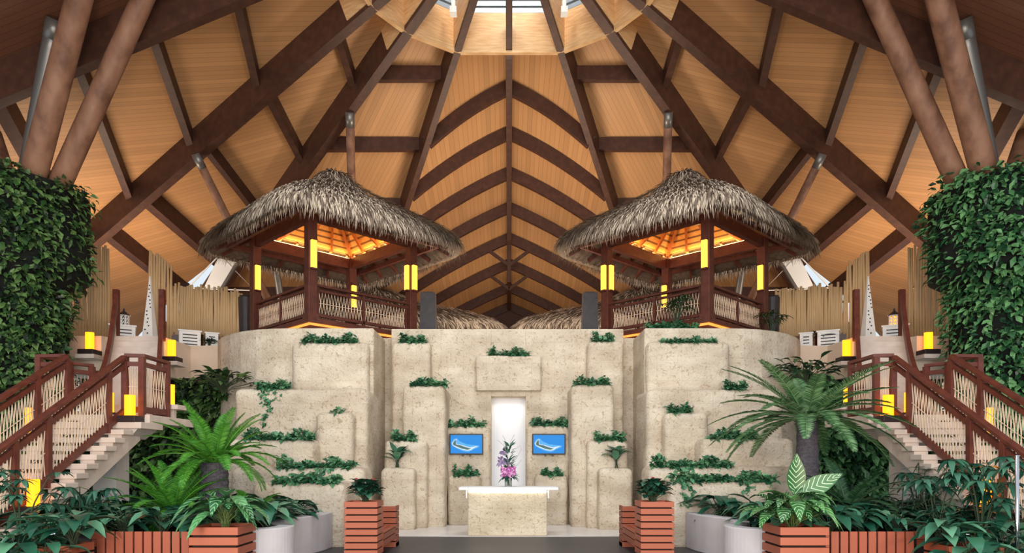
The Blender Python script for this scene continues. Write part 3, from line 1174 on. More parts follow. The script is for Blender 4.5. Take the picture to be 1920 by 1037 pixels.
def railing(name, label, pts, posts, H=1.2, lat=True, gap=None, pw=.11, segs=None):
    """pts: base polyline; posts: base points carrying a post"""
    t = thing(name, label, 'railing', pts[0])
    o = Vector(pts[0])
    pl = [Vector(p) - o for p in pts]
    up = Vector((0, 0, 1))
    MB().sweep([p + up * H for p in pl], .13, .07).build('handrail', M['red'], t, bevel=.012)
    MB().sweep([p + up * (H - .17) for p in pl], .07, .09).build('sub_rail', M['red'], t)
    MB().sweep([p + up * .1 for p in pl], .08, .12).build('bottom_rail', M['red'], t)
    for p in posts:
        q = Vector(p) - o
        MB().box(q.x - pw / 2, q.x + pw / 2, q.y - pw / 2, q.y + pw / 2, q.z - .05, q.z + H - .03).build('post', M['red'], t)
    pp = [Vector(p) - o for p in posts]
    for a, b_ in zip(pp, pp[1:]):
        if (b_ - a).length < .25:
            continue
        m_ = MB()
        d = (b_ - a).normalized() * .07
        wave_panel(m_, a + d, b_ - d, .18, H - .24, .2, .009)
        m_.build('rattan_lattice', M['rattan'], t)
    return t


def lantern(loc, label, base=True, h=.52, r=.1, name='cylinder_lantern'):
    t = thing(name, label, 'lantern', loc, 0, None)
    z = 0
    if base:
        MB().box(-.2, .2, -.2, .2, 0, .13).build('lantern_base', M['lampbase'], t, bevel=.01)
        z = .13
    MB().lathe([(r, z), (r, z + h)], 24).build('lantern_shade', M['lantern'], t, smooth=False)
    return t


def SZ(Y):
    return LZ - SLP * (Y0 - Y)


for s in (-1, 1):
    sd = SIDE[s]
    st = thing('staircase', 'open stone staircase descending toward the entrance on the %s side of the wall' % sd, 'staircase', (s * 8.3, 13.9, 0))
    ox, oy = s * 8.3, 13.9

    def LX(x):
        return s * x - ox
    x0, x1 = sorted((LX(7.5), LX(9.15)))
    n = 15
    for k in range(1, n + 1):
        y = -DY * k
        z = LZ - SLP * DY * k
        MB().box(x0, x1, y - .04, y + .32, z - .1, z).build('tread', M['tread'], st, bevel=.01)
    # two sloped sawtooth stringers
    for xa_, xb_ in ((7.56, 7.82), (8.75, 9.0)):
        xs = sorted((LX(xa_), LX(xb_)))
        prof = [(0.0, LZ - .12)]
        for k in range(1, n + 1):
            y = -DY * k
            z = LZ - SLP * DY * k - .1
            prof += [(y + .29, z), (y, z)]
        prof += [(-DY * n, 0.0), (-DY * n + .5, 0.0), (.1, LZ - .52)]
        vs, m_ = [], MB()
        for x in xs:
            vs += [(x, y, max(z, 0)) for y, z in prof]
        k = len(prof)
        m_.add(vs, [tuple(range(k)), tuple(range(2 * k - 1, k - 1, -1))] + [(i, (i + 1) % k, k + (i + 1) % k, k + i) for i in range(k)])
        m_.build('stringer', M['tread'], st)
    xs = sorted((LX(7.32), LX(9.75)))
    MB().box(xs[0], xs[1], 0.0, 1.95, LZ - .17, LZ).build('landing_slab', M['tread'], st, bevel=.01)
    xs = sorted((LX(7.4), LX(9.2)))
    m_ = MB()
    za, zb_ = LZ - .27, LZ - .5
    a0, a1 = LX(7.36), LX(9.2)
    b0, b1 = LX(7.62), LX(9.2)
    m_.add([(a0, -.32, za), (a1, -.32, za), (a1, .45, za), (a0, .45, za), (b0, -.22, zb_), (b1, -.22, zb_), (b1, .4, zb_), (b0, .4, zb_)], [(0, 1, 2, 3), (7, 6, 5, 4), (0, 4, 5, 1), (1, 5, 6, 2), (2, 6, 7, 3), (3, 7, 4, 0)])
    m_.build('landing_corbel', M['pier'], st)
    xs = sorted((LX(7.3), LX(9.2)))
    MB().box(xs[0], xs[1], -.36, .5, LZ - .30, LZ - .17).build('landing_ledge', M['tread'], st, bevel=.01)
    xs = sorted((LX(7.93), LX(8.4)))
    MB().box(xs[0], xs[1], -.12, .35, 0, LZ - .5).build('landing_pier', M['pier'], st)

    XI, XO = 7.8, 9.0
    yb = 9.6
    ptsI = [(s * XI, 13.85, SZ(13.85)), (s * XI, yb, SZ(yb))]
    railing('stair_railing', 'inner stair railing with rattan zigzag infill on the %s staircase' % sd, ptsI,
            [(s * XI, y, SZ(y)) for y in (13.28, 11.53, 10.75, 9.65)])
    ptsO = [(s * XO, 13.88, SZ(13.88)), (s * XO, yb, SZ(yb))]
    railing('stair_railing', 'outer stair railing against the plant-clad column on the %s staircase' % sd, ptsO,
            [(s * XO, y, SZ(y)) for y in (13.88, 13.0, 11.4, 10.0)])
    railing('landing_railing', 'short railing facing the entrance at the %s stair landing, beside the lantern ledge' % sd,
            [(s * XI, 13.87, LZ), (s * 7.47, 13.9, LZ), (s * 7.47, 14.95, LZ)], [(s * XI, 13.87, LZ), (s * 7.47, 13.9, LZ), (s * 7.47, 14.9, LZ)])
    railing('landing_railing', 'back railing of the %s stair landing by the plant-clad column' % sd,
            [(s * 9.35, 15.35, LZ), (s * 9.62, 15.0, LZ), (s * 9.62, 13.95, LZ), (s * 9.02, 13.92, LZ)], [(s * 9.35, 15.3, LZ), (s * 9.62, 14.95, LZ), (s * 9.62, 13.97, LZ)])

    # upper flight with swooping wing rails
    uf = thing('upper_flight', 'short upper flight of stone steps from the %s landing to the upper floor' % sd, 'stairs', (s * 8.7, 15.5, LZ))
    A0, A1 = Vector((8.0, 15.5, LZ)), Vector((9.35, 15.5, LZ))
    B0, B1 = Vector((9.1, 17.9, UP)), Vector((10.3, 17.9, UP))
    nst = 13
    for k in range(nst):
        ta, tb = k / nst, (k + 1) / nst
        z = LZ + (UP - LZ) * (k + 1) / nst
        l0, r0, l1, r1 = A0.lerp(B0, ta), A1.lerp(B1, ta), A0.lerp(B0, tb), A1.lerp(B1, tb)
        q = [(s * (v.x - 8.7), v.y - 15.5) for v in (l0, r0, r1, l1)]
        MB().prism(q, z - LZ - .175, z - LZ).build('step', M['tread'], uf)
    for (a, b_), wh in (((A0, B0), 'inner'), ((A1, B1), 'outer')):
        t = thing('wing_railing', '%s swooping red timber side rail of the %s upper flight' % (wh, sd), 'railing', (s * a.x, a.y, a.z))
        pts = []
        n_ = 14
        for k in range(n_ + 1):
            u = k / n_
            v = a.lerp(b_, u)
            z = .95 + (UP + 1.05 - LZ - .95) * (u ** 1.9)
            pts.append(Vector((s * (v.x - a.x), v.y - a.y, z)))
        MB().sweep(pts, .1, .2).build('handrail', M['red'], t)
        for u in (0, 1):
            v = a.lerp(b_, u)
            zt_ = 1.1 if u == 0 else UP + 1.25 - LZ
            zb = 0 if u == 0 else UP - LZ - .1
            x, y = s * (v.x - a.x), v.y - a.y
            MB().box(x - .065, x + .065, y - .065, y + .065, zb, zt_).build('post', M['red'], t)
        m_ = MB()
        vs = []
        for k in range(n_ + 1):
            u = k / n_
            v = a.lerp(b_, u)
            vs += [(s * (v.x - a.x) - .012, v.y - a.y, (UP - LZ) * u - .05), (s * (v.x - a.x) - .012, v.y - a.y, pts[k].z)]
        vs += [(x + .024, y, z) for x, y, z in vs]
        o2 = 2 * (n_ + 1)
        fs = []
        for k in range(n_):
            i = 2 * k
            fs += [(i, i + 2, i + 3, i + 1), (o2 + i, o2 + i + 1, o2 + i + 3, o2 + i + 2), (i + 1, i + 3, o2 + i + 3, o2 + i + 1), (i, o2 + i, o2 + i + 2, i + 2)]
        m_.add(vs, fs)
        m_.build('side_panel', M['render_wall'], t)

    # lanterns
    lantern((s * 7.62, 13.72, LZ - .17), 'glowing cylinder lantern on the ledge below the %s stair landing' % sd, h=.42, r=.1)
    t = lantern((s * 7.5, 15.15, LZ + .3), 'glowing lantern on a shelf past the railing end of the %s stair landing' % sd, h=.45, r=.075, base=False)
    MB().box(-.2, .2, -.12, .3, -.1, 0).build('bracket_shelf', M['tread'], t)
    MB().box(-.06, .06, 0, .12, -.3, -.1).build('bracket_arm', M['tread'], t)
    lantern((s * 9.18, 13.1, SZ(13.1) + .05), 'glowing lantern behind the outer rail at the top of the %s stairs' % sd, h=.48, r=.09, base=False)
    lantern((s * 8.9, 15.2, LZ), 'glowing lantern at the foot of the %s upper flight, seen through railings' % sd, h=.45, r=.09, base=True)
    lantern((s * 7.63, 10.95, SZ(10.78) - .02), 'glowing lantern on a dark base partway down the %s stairs behind leaves' % sd, h=.43, r=.09)
    # bracket lanterns on the upper fascia
    t = lantern((s * 8.92, 18.05, 4.32), 'glowing lantern on a bracket of the upper fascia, wall side of the %s flight' % sd, h=.45, r=.1)
    MB().box(-.24, .24, -.22, .3, -.1, 0).build('bracket_shelf', M['tread'], t)
    t = lantern((s * 10.75, 17.5, 4.42), 'glowing lantern on a bracket of the upper fascia beside the %s plant-clad column' % sd, h=.45, r=.1)
    MB().box(-.24, .24, -.22, .3, -.1, 0).build('bracket_shelf', M['tread'], t)

    # pole fences on the upper floor
    pr = random.Random(5 + s)

    def fence(label, items, rails, supports):
        x, y = items[0][0], items[0][1]
        t = thing('pole_fence', label, 'fence', (x, y, UP))
        protos = None
        for X, Y, zb, zt_ in items:
            pts = [(X - x, Y - y, zb - UP), (X - x + pr.uniform(-.02, .02), Y - y + pr.uniform(-.02, .02), (zb + zt_) / 2 - UP), (X - x + pr.uniform(-.025, .025), Y - y, zt_ - UP)]
            MB().tube(pts, [.044, .042, .036], 6).build('pole', M['bamboo'], t, smooth=True)
        for p0, p1 in rails:
            MB().tube([(p0[0] - x, p0[1] - y, p0[2] - UP), (p1[0] - x, p1[1] - y, p1[2] - UP)], .035, 6).build('cross_rail', M['log'], t)
        for X, Y in supports:
            MB().box(X - x - .06, X - x + .06, Y - y + .02, Y - y + .14, 0, .95).build('support_post', M['red'], t)
        return t
    it = []
    nlow = 34
    for k in range(nlow):
        u = k / (nlow - 1)
        X = 8.12 + (10.1 - 8.12) * u
        Y = 20.75 - .3 * u
        it.append((s * X, Y, 5.42 + .1 * u + pr.uniform(-.06, .06), 6.95 + pr.uniform(-.1, .1) + (.15 * (u - .5))))
    for k in range(9):
        u = k / 8
        X = 10.14 + .5 * u
        Y = 20.45 - .25 * sin(u * pi / 2)
        it.append((s * X, Y, 5.25 + pr.uniform(-.05, .05), 7.55 + .35 * u ** .6 + pr.uniform(-.05, .05)))
    fence('pale upright-pole fence beside the %s pavilion, tall at its outer end' % sd, it,
          [((s * 8.12, 20.8, 5.8), (s * 10.4, 20.5, 5.8)), ((s * 8.12, 20.8, 6.5), (s * 10.4, 20.5, 6.5))], [(s * 8.5, 20.8), (s * 9.4, 20.7), (s * 10.3, 20.5)])
    it = []
    for k in range(14):
        u = k / 13
        X = 11.5 + .95 * u
        Y = 19.6 - .15 * u
        it.append((s * X, Y, 5.15 + pr.uniform(-.05, .05), (7.85 if u < .68 else 6.95) + pr.uniform(-.06, .06)))
    fence('tall upright-pole fence partly hidden by the %s plant-clad column' % sd, it, [((s * 11.5, 19.65, 5.7), (s * 12.45, 19.5, 5.7)), ((s * 11.5, 19.65, 6.7), (s * 12.45, 19.5, 6.7))], [(s * 11.7, 19.63), (s * 12.3, 19.55)])

    # obelisk, louvred boxes and pierced lantern
    t = thing('obelisk', 'slender white pierced obelisk standing at the head of the %s flight' % sd, 'obelisk', (s * 10.15, 19.3, UP))
    MB().bar((0, 0, 0), (0, 0, 1.98), .34, .34, up=(0, 1, 0), w1=.02, h1=.02).build('obelisk_body', M['louvre'], t)
    rr = random.Random(9)
    for k in range(16):
        z = .12 + k * .105
        hw = .17 * (1 - z / 2.0) + .004
        MB().box(rr.uniform(-hw * .7, hw * .5), 0, 0, 0, 0, 0)
        x = rr.uniform(-hw * .75, hw * .55)
        MB().box(x, x + .035, -hw - .006, -hw + .02, z, z + .035).build('pierced_hole', M['pot'], t)

    def louvre(X, Y, w_, label):
        t = thing('louvred_box', label, 'box', (X, Y, UP), .5 * -s)
        h = .46
        MB().box(-w_ / 2, w_ / 2, -w_ / 2, w_ / 2, 0, h).build('box_body', M['louvre'], t)
        MB().box(-w_ / 2 - .03, w_ / 2 + .03, -w_ / 2 - .03, w_ / 2 + .03, h, h + .04).build('box_lid', M['louvre'], t)
        for k in range(4):
            for (ax, sg) in (('y', -1), ('x', -1), ('x', 1)):
                z = .08 + k * .09
                hw = w_ / 2
                if ax == 'y':
                    MB().box(-hw + .09, hw - .09, -hw - .006, -hw + .02, z, z + .03).build('louvre_slot', M['pot'], t)
                else:
                    MB().box(*sorted((sg * (hw - .02), sg * (hw + .006))), -hw + .09, hw - .09, z, z + .03).build('louvre_slot', M['pot'], t)
        return t
    louvre(s * 10.75, 19.0, .62, 'white louvred box carrying the pierced lantern, head of the %s flight' % sd)
    louvre(s * 9.25, 19.75, .56, 'white louvred box behind the bracket lantern under the %s pole fence' % sd)
    louvre(s * 8.72, 20.0, .34, 'small white louvred box under the %s pole fence, beside the pavilion' % sd)
    t = thing('pierced_lantern', 'pierced %s lantern with a pointed lid on the %s louvred box' % ('pale' if s < 0 else 'glowing', sd), 'lantern', (s * 10.72, 19.0, UP + .5))
    m_ = MB()
    for k in range(9):
        a = 2 * pi * k / 8
        m_.tube([(.13 * cos(a), .13 * sin(a), 0), (.13 * cos(a), .13 * sin(a), .3)], .014, 5)
    for z in (0, .1, .2, .3):
        m_.tube([(.13 * cos(2 * pi * k / 16), .13 * sin(2 * pi * k / 16), z) for k in range(17)], .014, 5)
    for k in range(16):
        a, b_ = 2 * pi * k / 16, 2 * pi * (k + 1) / 16
        for z in (0, .1, .2):
            m_.tube([(.13 * cos(a), .13 * sin(a), z), (.13 * cos(b_), .13 * sin(b_), z + .1)], .009, 4)
    m_.build('fretwork', M['louvre'], t)
    MB().lathe([(.17, .31), (.1, .37), (.03, .43), (.02, .5)], 16).build('lantern_lid', M['pot'], t)
    MB().lathe([(.08, .02), (.08, .28)], 12).build('candle_tube', M['lantern'] if s > 0 else M['pot'], t)
# ------------------------------------------------------------------ reception desk, screens, vase
dx = -0.02
d0, d1 = XX(877, EDGE), XX(1026, EDGE)
t = thing('reception_desk', 'coral stone reception desk with a glowing white top in front of the niche', 'desk', ((d0 + d1) / 2, EDGE + .35, 0.012))
hw = (d1 - d0) / 2
MB().box(-hw, hw, -.33, .35, 0, 1.0).build('desk_body', M['coral_desk'], t, bevel=.03, bseg=3)
MB().box(-hw - .2, hw + .25, -.42, .42, 1.035, 1.105).build('desk_top', M['white'], t, bevel=.01)
MB().box(-hw + .02, hw - .02, -.36, .30, 1.0, 1.035).build('light_strip', M['ledstrip'], t)
for x in (-hw - .03, hw + .03):
    MB().box(x - .015, x + .015, -.3, -.25, .85, 1.035).build('strip_bracket', M['white'], t)

for s, x0, x1 in ((-1, 843, 906), (1, 998, 1060)):
    Y = 18.26
    c = P((x0 + x1) / 2, 833, Y)
    t = thing('wall_screen', 'wall screen with an island map on blue sea, %s of the white niche' % SIDE[s], 'screen', c)
    hx, hz = (x1 - x0) / 2 * Y / FPX, 19.5 * Y / FPX
    MB().box(-hx, hx, -.06, .03, -hz, hz).build('screen_bezel', M['black'], t, bevel=.008)
    ix, iz = hx - .03, hz - .035
    sc = MB().box(-ix, ix, -.066, -.06, -iz, iz).build('display', M['screen'], t)

    def poly(pts, mt, nm, yy):
        q = [((u - .5) * 2 * ix, yy, (.5 - v) * 2 * iz) for u, v in pts]
        k = len(q)
        MB().add(q + [(x, y + .002, z) for x, y, z in q], [tuple(range(k)), tuple(range(2 * k - 1, k - 1, -1))]).build(nm, mt, sc)
    poly([(.02, .42), (.10, .22), (.20, .18), (.30, .35), (.5, .5), (.72, .55), (.92, .58), (.9, .68), (.74, .78), (.58, .93), (.42, .9), (.2, .74), (.06, .6)], M['screen_reef'], 'reef_water', -.0675)
    poly([(.045, .46), (.09, .36), (.14, .25), (.2, .2), (.17, .34), (.2, .5), (.34, .54), (.5, .62), (.62, .68), (.84, .6), (.86, .63), (.72, .74), (.66, .82), (.54, .86), (.36, .8), (.18, .68), (.07, .57)], M['screen_sand'], 'sand_shore', -.069)
    poly([(.075, .47), (.1, .38), (.16, .24), (.17, .36), (.18, .52), (.33, .57), (.47, .66), (.6, .72), (.66, .75), (.54, .81), (.37, .75), (.2, .63), (.09, .55)], M['screen_green'], 'island_land', -.0705)
    for x in (-.09, .1):
        MB().box(x - .02, x + .02, -.05, .0, -hz - .04, -hz).build('screen_bracket', M['black'], t)

vt = (XX(953, 15.8), 15.8, 1.117)
t = thing('flower_vase', 'clear glass vase of orchids and tall greenery on the reception desk', 'vase', vt)
MB().lathe([(.085, 0), (.085, .2), (.075, .2), (.075, .015)], 24).build('glass_cylinder', M['glass'], t, smooth=True)
rr = random.Random(4)
m_ = MB()
for k in range(8):
    a = rr.uniform(0, 2 * pi)
    m_.tube([(.03 * cos(a), .03 * sin(a), .02), (.04 * cos(a + 2), .04 * sin(a + 2), .25), (.12 * cos(a + 2), .1 * sin(a + 2), .55)], .006, 5)
m_.build('stems', M['stem'], t)
m_ = MB()
for k in range(80):
    z = rr.uniform(.3, 1.0)
    a = rr.uniform(0, 2 * pi)
    rad = .05 + .1 * (1 - abs(z - .55))
    m_.leaf((rad * .4 * cos(a) + .02, rad * .4 * sin(a), z), (cos(a) * .7, sin(a) * .7, rr.uniform(.3, 1)), (0, 0, 1), rr.uniform(.14, .24), .05, .2, 3)
for k in range(26):
    a = rr.uniform(0, 2 * pi)
    m_.leaf((.03 * cos(a), .03 * sin(a), .24), (cos(a), sin(a), rr.uniform(-.4, .5)), (0, 0, 1), rr.uniform(.18, .3), .09, .3, 3)
m_.build('greenery', M['lily'], t)
m_ = MB()
for k in range(60):
    c = Vector((rr.uniform(-.16, .16), rr.uniform(-.16, -.02), rr.uniform(.24, .44)))
    for j in range(5):
        a = 2 * pi * j / 5 + rr.random()
        m_.leaf(c, (cos(a), -.35, sin(a)), (0, -1, 0), .045, .035, .0, 2, .1)
m_.build('orchid_blooms', M['pinkflower'], t)
m_ = MB()
for cx, cz in ((-.16, .62), (-.12, .82), (-.06, .58), (-.19, .55), (0, .56)):
    for k in range(9):
        a = rr.uniform(0, 2 * pi)
        m_.leaf((cx + rr.uniform(-.03, .03), -.05, cz), (cos(a) * .6, -.2, sin(a)), (0, -1, 0), .11, .06, .1, 2, .2)
m_.build('lilac_blooms', M['lilac'], t)
m_ = MB()
for pts in (((.05, 0, .5), (.22, 0, .7), (.3, 0, .85), (.28, 0, .95), (.2, 0, .9)), ((0, 0, .7), (-.1, 0, .95), (-.25, 0, 1.08)), ((0, 0, .8), (.06, 0, 1.05), (.14, 0, 1.2)), ((.0, 0, .8), (-.08, 0, 1.1), (-.13, 0, 1.18)), ((.05, 0, .4), (.2, 0, .48), (.3, 0, .62))):
    m_.tube(pts, .008, 5)
m_.build('curled_branches', M['palebranch'], t)

# ------------------------------------------------------------------ slatted planters and benches
def slatbox(t, x0, x1, y0, y1, h, pitch, sl, ncol='slat'):
    """horizontal slats on four sides, liner inside"""
    MB().box(x0 + .035, x1 - .035, y0 + .035, y1 - .035, 0, h - .05).build('planter_liner', M['gap'], t)
    z = h
    while z - sl > -.01:
        za, zb_ = max(z - sl + .006, 0), z
        MB().box(x0, x1, y0, y0 + .03, za, zb_).build('slat', M['slat'], t, bevel=.004, bseg=1)
        MB().box(x0, x1, y1 - .03, y1, za, zb_).build('slat', M['slat'], t, bevel=.004, bseg=1)
        MB().box(x0, x0 + .03, y0 + .03, y1 - .03, za, zb_).build('slat', M['slat'], t, bevel=.004, bseg=1)
        MB().box(x1 - .03, x1, y0 + .03, y1 - .03, za, zb_).build('slat', M['slat'], t, bevel=.004, bseg=1)
        z -= pitch
    MB().box(x0 + .03, x1 - .03, y0 + .03, y1 - .03, h - .09, h - .06).build('soil', M['soil'], t)


for s in (-1, 1):
    sd = SIDE[s]
    xc = s * 2.525
    t = thing('slatted_planter', 'tall red-brown slatted planter beside the %s end of the deck' % sd, 'planter', (xc, 11.9, 0))
    slatbox(t, -.285, .285, -.29, .27, 1.01, .118, .1)
    t = thing('slatted_bench', 'red-brown slatted bench with a high end box behind the tall %s planter' % sd, 'bench', (xc, 12.9, 0))
    MB().box(-.285, .285, .62, 1.0, 0, .08).build('end_plinth', M['gap'], t)
    MB().box(-.25, .25, .65, .97, .08, .76).build('end_core', M['gap'], t)
    z = .81
    while z > .1:
        MB().box(-.285, .285, .60, .63, z - .1, z).build('end_slat', M['slat'], t, bevel=.004, bseg=1)
        MB().box(-.285, -.255, .63, 1.0, z - .1, z).build('end_slat', M['slat'], t)
        MB().box(.255, .285, .63, 1.0, z - .1, z).build('end_slat', M['slat'], t)
        z -= .118
    for k in range(5):
        x = -.285 + k * .118
        MB().box(x, x + .098, -.71, .6, .41, .44).build('seat_slat', M['slat'], t, bevel=.004, bseg=1)
    for k in range(2):
        z = .4 - k * .118
        for x in (-.285, .255):
            MB().box(x, x + .03, -.7, .6, z - .1, z).build('apron_slat', M['slat'], t)
    # large front planter
    xc = s * 4.03
    t = thing('slatted_planter', 'orange slatted planter box in front of the %s planting bed' % sd, 'planter', (xc, 9.64, 0))
    slatbox(t, -.335, .335, -.34, .33, .8, .139, .115)
    # bench back of upright slats
    t = thing('slatted_bench', 'backrest of upright brown slats beside the front planter of the %s bed' % sd, 'bench', (s * 5.1, 9.62, 0))
    k = 0
    x = -.70
    while x < .62:
        MB().box(x, x + .108, -.02, .015, .06, .71).build('back_slat', M['slatv'], t, bevel=.004, bseg=1)
        x += .132
    for z in (.15, .52):
        MB().box(-.70, .70, .015, .05, z, z + .08).build('back_rail', M['gap'], t)
    xs = sorted((s * .62, s * .8))
    MB().box(xs[0], xs[1], -.03, .03, .61, .71).build('end_slat', M['slatv'], t)
    MB().box(xs[0] + .03, xs[1] - .05, -.01, .02, .5, .6).build('end_block', M['slatv'], t)
    # low corner planter
    t = thing('slatted_planter', 'low brown planter box at the outer end of the %s slatted backrest' % sd, 'planter', (s * 6.05, 9.05, 0))
    slatbox(t, -.36, .36, -.22, .32, .6, .139, .115)
    # kerb stone and rail post near the stair foot
    t = tag(MB().box(-.5, .5, -.4, .4, 0, .14).build('kerb_stone', M['conc'], loc=(s * 6.45, 8.1, 0), bevel=.02), 'pale low kerb stone at the outer edge by the %s stair foot' % sd, 'kerb')
t = thing('handrail_post', 'polished steel rail post at the foot of the right staircase', 'post', (XX(1907, 8.9), 8.9, 0))
MB().tube([(0, 0, 0), (0, 0, 1.78)], .024, 16).build('post_tube', M['polished'], t, smooth=True)
MB().lathe([(.06, 0), (.06, .03)], 16).build('base_flange', M['polished'], t)
t = thing('downlight', 'small recessed downlight under the soffit beside the left plant-clad column', 'light', P(15, 300, 19))
MB().lathe([(.13, 0), (.13, .05)], 20).build('lens', M['downlight'], t)
MB().lathe([(.17, .02), (.17, .09)], 20).build('housing', M['white'], t)
m_ = MB().box(-.3, .3, -.3, .3, .09, .16).build('soffit_board', M['ceil_dark'], t)

# ------------------------------------------------------------------ plants
def broadleaf(seed, n, Ln, W, h, spread=.5, droop=.45, seg=4, el0=-.1, el1=.75):
    r = random.Random(seed)
    m_ = MB()
    ms = MB()
    for k in range(n):
        a = 2 * pi * (k * .382 + r.uniform(-.06, .06))
        hh = h * r.uniform(.45, 1.0)
        rad = spread * r.uniform(.15, 1) * (1.15 - .5 * hh / h)
        b = Vector((rad * cos(a), rad * sin(a), hh))
        ms.tube([(r.uniform(-.05, .05), r.uniform(-.05, .05), 0), (rad * .35 * cos(a), rad * .35 * sin(a), hh * .6), b], .007, 4, cap=False)
        el = r.uniform(el0, el1)
        d = Vector((cos(a), sin(a), el))
        m_.leaf(b, d, (0, 0, 1), Ln * r.uniform(.75, 1.15), Ln * W * r.uniform(.85, 1.1), droop * r.uniform(.4, 1.2), seg, .16)
    return m_, ms


def plant(name, label, cat, loc, parts, group=None, rz=0, sc=1):
    t = thing(name, label, cat, loc, rz, group)
    t.scale = (sc,) * 3
    for nm, mb, mt in parts:
        mb.build(nm, mt, t, smooth=True)
    return t


def ivy(label, x0, x1, yt, Y, n=None, h=.25, trails=(), dz=0.0):
    X0, X1 = XX(x0, Y), XX(x1, Y)
    z = ZZ(yt, Y) + dz
    cx = (X0 + X1) / 2
    wd = X1 - X0
    r = random.Random(int(x0 * 7 + yt))
    m_ = MB()
    n = n or int(70 + wd * 330)
    for _ in range(n):
        u = r.uniform(-.5, .5)
        hump = .55 + .45 * sin((u + .5) * 14 + x0) * sin((u + .5) * 5.3 + 1)
        p = (u * wd, r.uniform(-.07, .2), r.uniform(-.02, h * max(.25, hump)))
        d = (r.uniform(-1, 1), r.uniform(-1.1, .3), r.uniform(-.5, .8))
        m_.leaf(p, d, (0, -.5, 1), r.uniform(.09, .16), r.uniform(.08, .12), r.uniform(0, .4), 2, .1, shape=.6)
    for tx, ln in trails:
        X = XX(tx, Y) - cx
        for _ in range(int(ln * 65)):
            f = r.random()
            p = (X + .08 * sin(f * 9 + tx) + r.uniform(-.05, .05) * (1.6 - f), -.09 + r.uniform(-.03, .02), -f * ln)
            m_.leaf(p, (r.uniform(-1, 1), -.6, r.uniform(-1, .3)), (0, -1, .3), r.uniform(.07, .12), r.uniform(.06, .09), .2, 2, .1, shape=.6)
    o = m_.build('ivy', M['ivy'], loc=(cx, Y + .12, z))
    return tag(o, label, 'ivy')


IV = [
    ('ivy along the top ledge below the left pavilion', 565, 668, 641, 17.15, {}),
    ('ivy on the short top ledge left of the central wall panel', 747, 797, 641, 18.3, {}),
    ('ivy along the ledge above the lintel of the white niche', 918, 990, 667, 18.45, {}),
    ('ivy on top of the tall stone pillar left of the niche', 770, 837, 722, 17.5, {}),
    ('ivy with a long hanging trail on the upper left rounded ledge', 478, 538, 728, 16.6, dict(trails=((498, .75), (492, .35), (518, .3), (500, .95)))),
    ('small ivy sprig on the low rounded block of the left wall', 618, 642, 772, 16.2, dict(h=.1, n=26)),
    ('ivy on the middle left ledge, two clumps end to end', 452, 586, 824, 15.6, {}),
    ('ivy on the second lowest left ledge trailing onto the one below', 516, 662, 877, 14.9, dict(trails=((618, .3), (600, .2)))),
    ('ivy along the lowest left ledge above the planting bed', 512, 634, 906, 13.5, {}),
    ('ivy above the left wall screen', 838, 908, 799, 18.3, {}),
    ('ivy behind the broad-leaved plant left of the desk', 735, 777, 826, 17.2, {}),
    ('thin ivy strip along the top ledge below the right pavilion', 1241, 1346, 640, 17.15, dict(h=.09)),
    ('ivy on the short top ledge right of the central wall panel', 1112, 1151, 639, 18.3, {}),
    ('ivy on top of the tall stone pillar right of the niche', 1080, 1143, 721, 17.5, {}),
    ('ivy on the upper right ledge behind the palm fronds', 1363, 1402, 729, 16.6, dict(h=.24)),
    ('ivy on the low rounded block of the right wall', 1257, 1298, 773, 16.2, dict(h=.22)),
    ('ivy on the middle right ledge beneath the palm fronds', 1336, 1422, 822, 15.6, dict(trails=((1385, .12),))),
    ('ivy along the second lowest right ledge', 1226, 1376, 875, 14.9, dict(h=.24)),
    ('ivy with hanging trails along the lowest right ledge', 1263, 1458, 903, 13.5, dict(trails=((1284, .55), (1292, .5), (1405, .22), (1398, .2)), h=.22)),
    ('ivy above the right wall screen', 999, 1069, 798, 18.3, {}),
    ('ivy behind the broad-leaved plant right of the desk', 1119, 1172, 826, 17.2, {}),
    ('straggling dark ivy on the short block beneath the left screen', 850, 894, 892, 18.0, dict(h=.26)),
    ('straggling dark ivy on the short block beneath the right screen', 1018, 1053, 891, 18.0, dict(h=.16)),
    ('ivy along the wall coping in front of the right pavilion', 1215, 1312, 612, 17.6, dict(h=.16)),
]
for lb, x0, x1, yt, Y, kw in IV:
    ivy(lb, x0, x1, yt, Y, **kw)

for s, px_ in ((-1, 745), (1, 1156)):
    m_, ms = broadleaf(40 + s, 17, .5, .38, .42, .12, .35, 4, .3, 1.6)
    plant('potted_aspidistra', 'broad-leaved plant on the short stone pedestal %s of the desk' % SIDE[s], 'plant', (XX(px_, 17.05), 17.05, ZZ(878, 16.8)), [('leaves', m_, M['lily']), ('stems', ms, M['stem_dk'])])
    m_, ms = broadleaf(60 + s, 120, .2, .74, .42, .25, .3)
    parts = [('leaves', m_, M['scheff']), ('stems', ms, M['stem_dk'])]
    rr = random.Random(7 + s)
    for k in range(4):
        a = rr.uniform(0, 2 * pi)
        m2 = MB().leaf((.12 * cos(a), .12 * sin(a) - .06, rr.uniform(.36, .47)), (cos(a), sin(a) - .4, .3), (0, -1, 1), .085, .07, .1, 3)
        parts.append(('red_spathe', m2, M['redflower']))
    plant('anthurium', 'anthurium with dark red spathes in the tall %s slatted planter' % SIDE[s], 'plant', (s * 2.5, 11.89, .93), parts)

